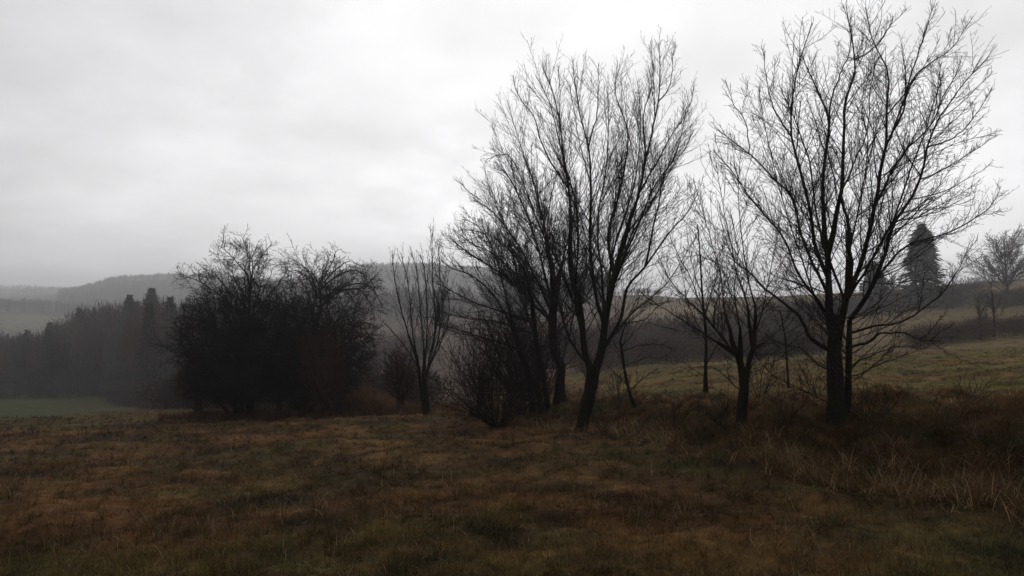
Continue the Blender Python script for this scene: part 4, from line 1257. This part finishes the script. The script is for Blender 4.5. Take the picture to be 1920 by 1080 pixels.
def field_points(rg, n, Ya, Yb, k=0.80):
    y = np.exp(rg.uniform(math.log(Ya), math.log(Yb), n))
    x = rg.uniform(-k, k, n) * y
    return x, y


rg = np.random.default_rng(90)
x, y = field_points(rg, 300000, 4.6, 46)
kk = rg.random(len(x)) < 0.15 + 1.5 * smooth01((vnoise(x, y, 0.55, 77, 2) - 0.25) / 0.5)
x, y = x[kk], y[kk]
az = rg.random(len(x)) * 6.283
size = np.full(len(x), 0.8)
tint_ = np.ones(len(x))
tx, ty = field_points(rg, 15000, 4.6, 40)
per = 30
sp = rg.uniform(0.02, 0.09, len(tx))
a_ = rg.random(len(tx) * per) * 6.283
rr_ = np.repeat(sp, per) * np.sqrt(rg.random(len(a_)))
x = np.concatenate([x, np.repeat(tx, per) + np.cos(a_) * rr_])
y = np.concatenate([y, np.repeat(ty, per) + np.sin(a_) * rr_])
az = np.concatenate([az, a_ + rg.normal(size=len(a_)) * 0.5])
size = np.concatenate([size, np.repeat(rg.uniform(0.6, 2.0, len(tx)) ** 1.2, per)])
tint_ = np.concatenate([tint_, np.repeat(rg.uniform(0.55, 1.55, len(tx)), per)])
bk, foot, lip = bankness(x, y)
upper = (y > lip) & (x > 0)
ln = rg.uniform(0.05, 0.14, len(x)) * size * np.where(upper, 0.5, 1) * (0.6 + 0.8 * vnoise(x, y, 0.45, 79, 2))
wd = (0.0028 + 0.00038 * y) * rg.uniform(0.6, 1.3, len(x))
blades('meadow_grass', 'short wet brown and green grass of the meadow', x, y, ln, wd, grass_colour(x, y, rg) * tint_[:, None], 91, lean=1.0, droop=1.6, az=az)

rg = np.random.default_rng(98)
x, y = field_points(rg, 15000, 4.8, 30)
bk, foot, lip = bankness(x, y)
k_ = (y < foot + 0.5) & (rg.random(len(x)) < 2.2 * smooth01((vnoise(x, y, 1.3, 88, 2) - 0.42) / 0.3))
x, y = x[k_], y[k_]
c_ = np.array([[0.34, 0.26, 0.16], [0.24, 0.16, 0.08], [0.08, 0.11, 0.035]])[rg.choice(3, len(x), p=[0.5, 0.3, 0.2])] * rg.uniform(0.5, 1.4, (len(x), 1))
blades('dead_grass', 'scattered pale curling dead grass blades in the meadow', x, y, rg.uniform(0.08, 0.24, len(x)), 0.0028 + 0.0003 * y, c_, 99, lean=0.9, droop=2.2, seg=6)

# rough long grass on the bank, in tussocks
rg = np.random.default_rng(92)
n0 = 4600
u = 780 + 1300 * rg.random(n0) ** 0.8
us = [760, 850, 900, 1000, 1090, 1200, 1300, 1500, 1700, 1920, 2100]
fo = np.interp(u, us, [32, 27, 25, 22, 19.8, 16.4, 13.6, 11.0, 9.8, 8.7, 8.3])
li = np.interp(u, us, [36, 33, 34, 30, 28, 22, 18.8, 15.6, 14.6, 13.4, 12.8])
bt_ = rg.uniform(-0.08, 0.97, n0)
yy = fo + (li - fo) * bt_
xx = (u - 960) / F * yy
per = 26
per = 34
a_ = rg.random(n0 * per) * 6.283
rr_ = np.repeat(rg.uniform(0.03, 0.12, n0), per) * np.sqrt(rg.random(n0 * per))
cx = np.repeat(xx, per) + np.cos(a_) * rr_
cy = np.repeat(yy, per) + np.sin(a_) * rr_
a_ = a_ + rg.normal(size=len(a_)) * 0.4
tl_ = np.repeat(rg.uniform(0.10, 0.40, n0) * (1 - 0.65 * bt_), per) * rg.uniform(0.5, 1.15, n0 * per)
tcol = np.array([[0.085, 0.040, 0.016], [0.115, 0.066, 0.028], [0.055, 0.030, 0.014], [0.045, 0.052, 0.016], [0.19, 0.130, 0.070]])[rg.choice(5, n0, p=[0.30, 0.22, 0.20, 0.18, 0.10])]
tcol = tcol * (0.85 + 1.25 * smooth01((bt_ - 0.45) / 0.4) + 0.5 * smooth01((0.15 - bt_) / 0.2))[:, None]  # bank face's shade is put into the tussock colour; lip paler with dead grass
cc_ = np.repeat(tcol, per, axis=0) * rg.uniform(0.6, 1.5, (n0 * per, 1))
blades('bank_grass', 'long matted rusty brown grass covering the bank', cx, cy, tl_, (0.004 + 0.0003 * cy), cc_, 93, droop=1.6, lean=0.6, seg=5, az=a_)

# pale tall stalks along the foot of the bank
rg = np.random.default_rng(94)
n1 = 560
u = rg.choice([1010, 1100, 1180, 1260, 1420, 1500, 1560, 1640, 1700, 1800, 1890], n1) + rg.normal(size=n1) * 30
fo = np.interp(u, us, [32, 27, 25, 22, 19.8, 16.4, 13.6, 11.0, 9.8, 8.7, 8.3])
yy = fo + rg.normal(size=n1) * 0.45 + 0.25
xx = (u - 960) / F * yy
per = 7
cx = np.repeat(xx, per) + rg.normal(size=n1 * per) * 0.05
cy = np.repeat(yy, per) + rg.normal(size=n1 * per) * 0.05
ll = rg.uniform(0.15, 0.42, n1 * per) * np.repeat(rg.uniform(0.5, 1.4, n1), per)
cc_ = np.array([0.34, 0.24, 0.135]) * rg.uniform(0.25, 1.6, (n1 * per, 1))
blades('straw_grass', 'pale dead straw standing along the foot of the bank', cx, cy, ll, (0.005 + 0.0002 * cy), cc_, 95, droop=1.9, lean=0.35, seg=7)

# tall brown grass mound right of the thicket
rg = np.random.default_rng(96)
n2 = 26000
u = np.clip(rg.normal(660, 55, n2), 560, 790); yy = rg.uniform(33, 38, n2)
xx = (u - 960) / F * yy
zz = H(xx, yy) + 0.0
ll = rg.uniform(0.4, 1.15, n2) * np.exp(-((u - 680) / 75) ** 2) + 0.2
cc_ = (np.array([0.20, 0.115, 0.055]) + (np.array([0.075, 0.034, 0.024]) - np.array([0.20, 0.115, 0.055])) * vnoise(xx, yy, 1.5, 5)[:, None]) * rg.uniform(0.6, 1.5, (n2, 1))
blades('tall_grass', 'tall rust brown grass right of the dark thicket', xx, yy, ll, np.full(n2, 0.016), cc_, 97, droop=0.7, lean=0.25, seg=4)

rg = np.random.default_rng(196)
n3 = 26000
u = rg.uniform(300, 860, n3); yy = rg.uniform(30.2, 35, n3)
kk = rg.random(n3) < smooth01((vnoise((u - 960) / F * yy, yy, 1.6, 15, 2) - 0.3) / 0.25)
u = u[kk]; yy = yy[kk]
xx = (u - 960) / F * yy
ll = rg.uniform(0.12, 0.50, len(u)) * (0.5 + vnoise(xx, yy, 0.8, 44))
cc_ = np.array([0.070, 0.036, 0.020]) * np.exp(rg.normal(0, 0.4, (len(u), 1)))
blades('tall_grass', 'rusty undergrowth of grass round the feet of the dark thicket', xx, yy, ll, np.full(len(u), 0.015), cc_, 197, droop=0.9, lean=0.35, seg=4)

# ------------------------------------------------------------------ haze (rain mist)


def haze():
    me = bpy.data.meshes.new('haze')
    x0, x1, y0, y1, z0, z1 = -2850, 2850, -2850, 2850, -140, 70
    v = [(x0, y0, z0), (x1, y0, z0), (x1, y1, z0), (x0, y1, z0), (x0, y0, z1), (x1, y0, z1), (x1, y1, z1), (x0, y1, z1)]
    f = [(0, 3, 2, 1), (4, 5, 6, 7), (0, 1, 5, 4), (1, 2, 6, 5), (2, 3, 7, 6), (3, 0, 4, 7)]
    me.from_pydata(v, [], f)
    m = bpy.data.materials.new('mist'); m.use_nodes = True
    t = m.node_tree; t.nodes.clear()
    out = t.nodes.new('ShaderNodeOutputMaterial')
    pv = t.nodes.new('ShaderNodeVolumePrincipled')
    pv.inputs['Color'].default_value = (0.98, 0.98, 1.0, 1)
    pv.inputs['Density'].default_value = 0.0007
    pv.inputs['Anisotropy'].default_value = 0.6
    t.links.new(pv.outputs[0], out.inputs['Volume'])
    me.materials.append(m)
    o = bpy.data.objects.new('haze', me)
    COL.objects.link(o)
    tag(o, 'thin rain mist hanging over the valley', 'haze', kind='stuff')


haze()
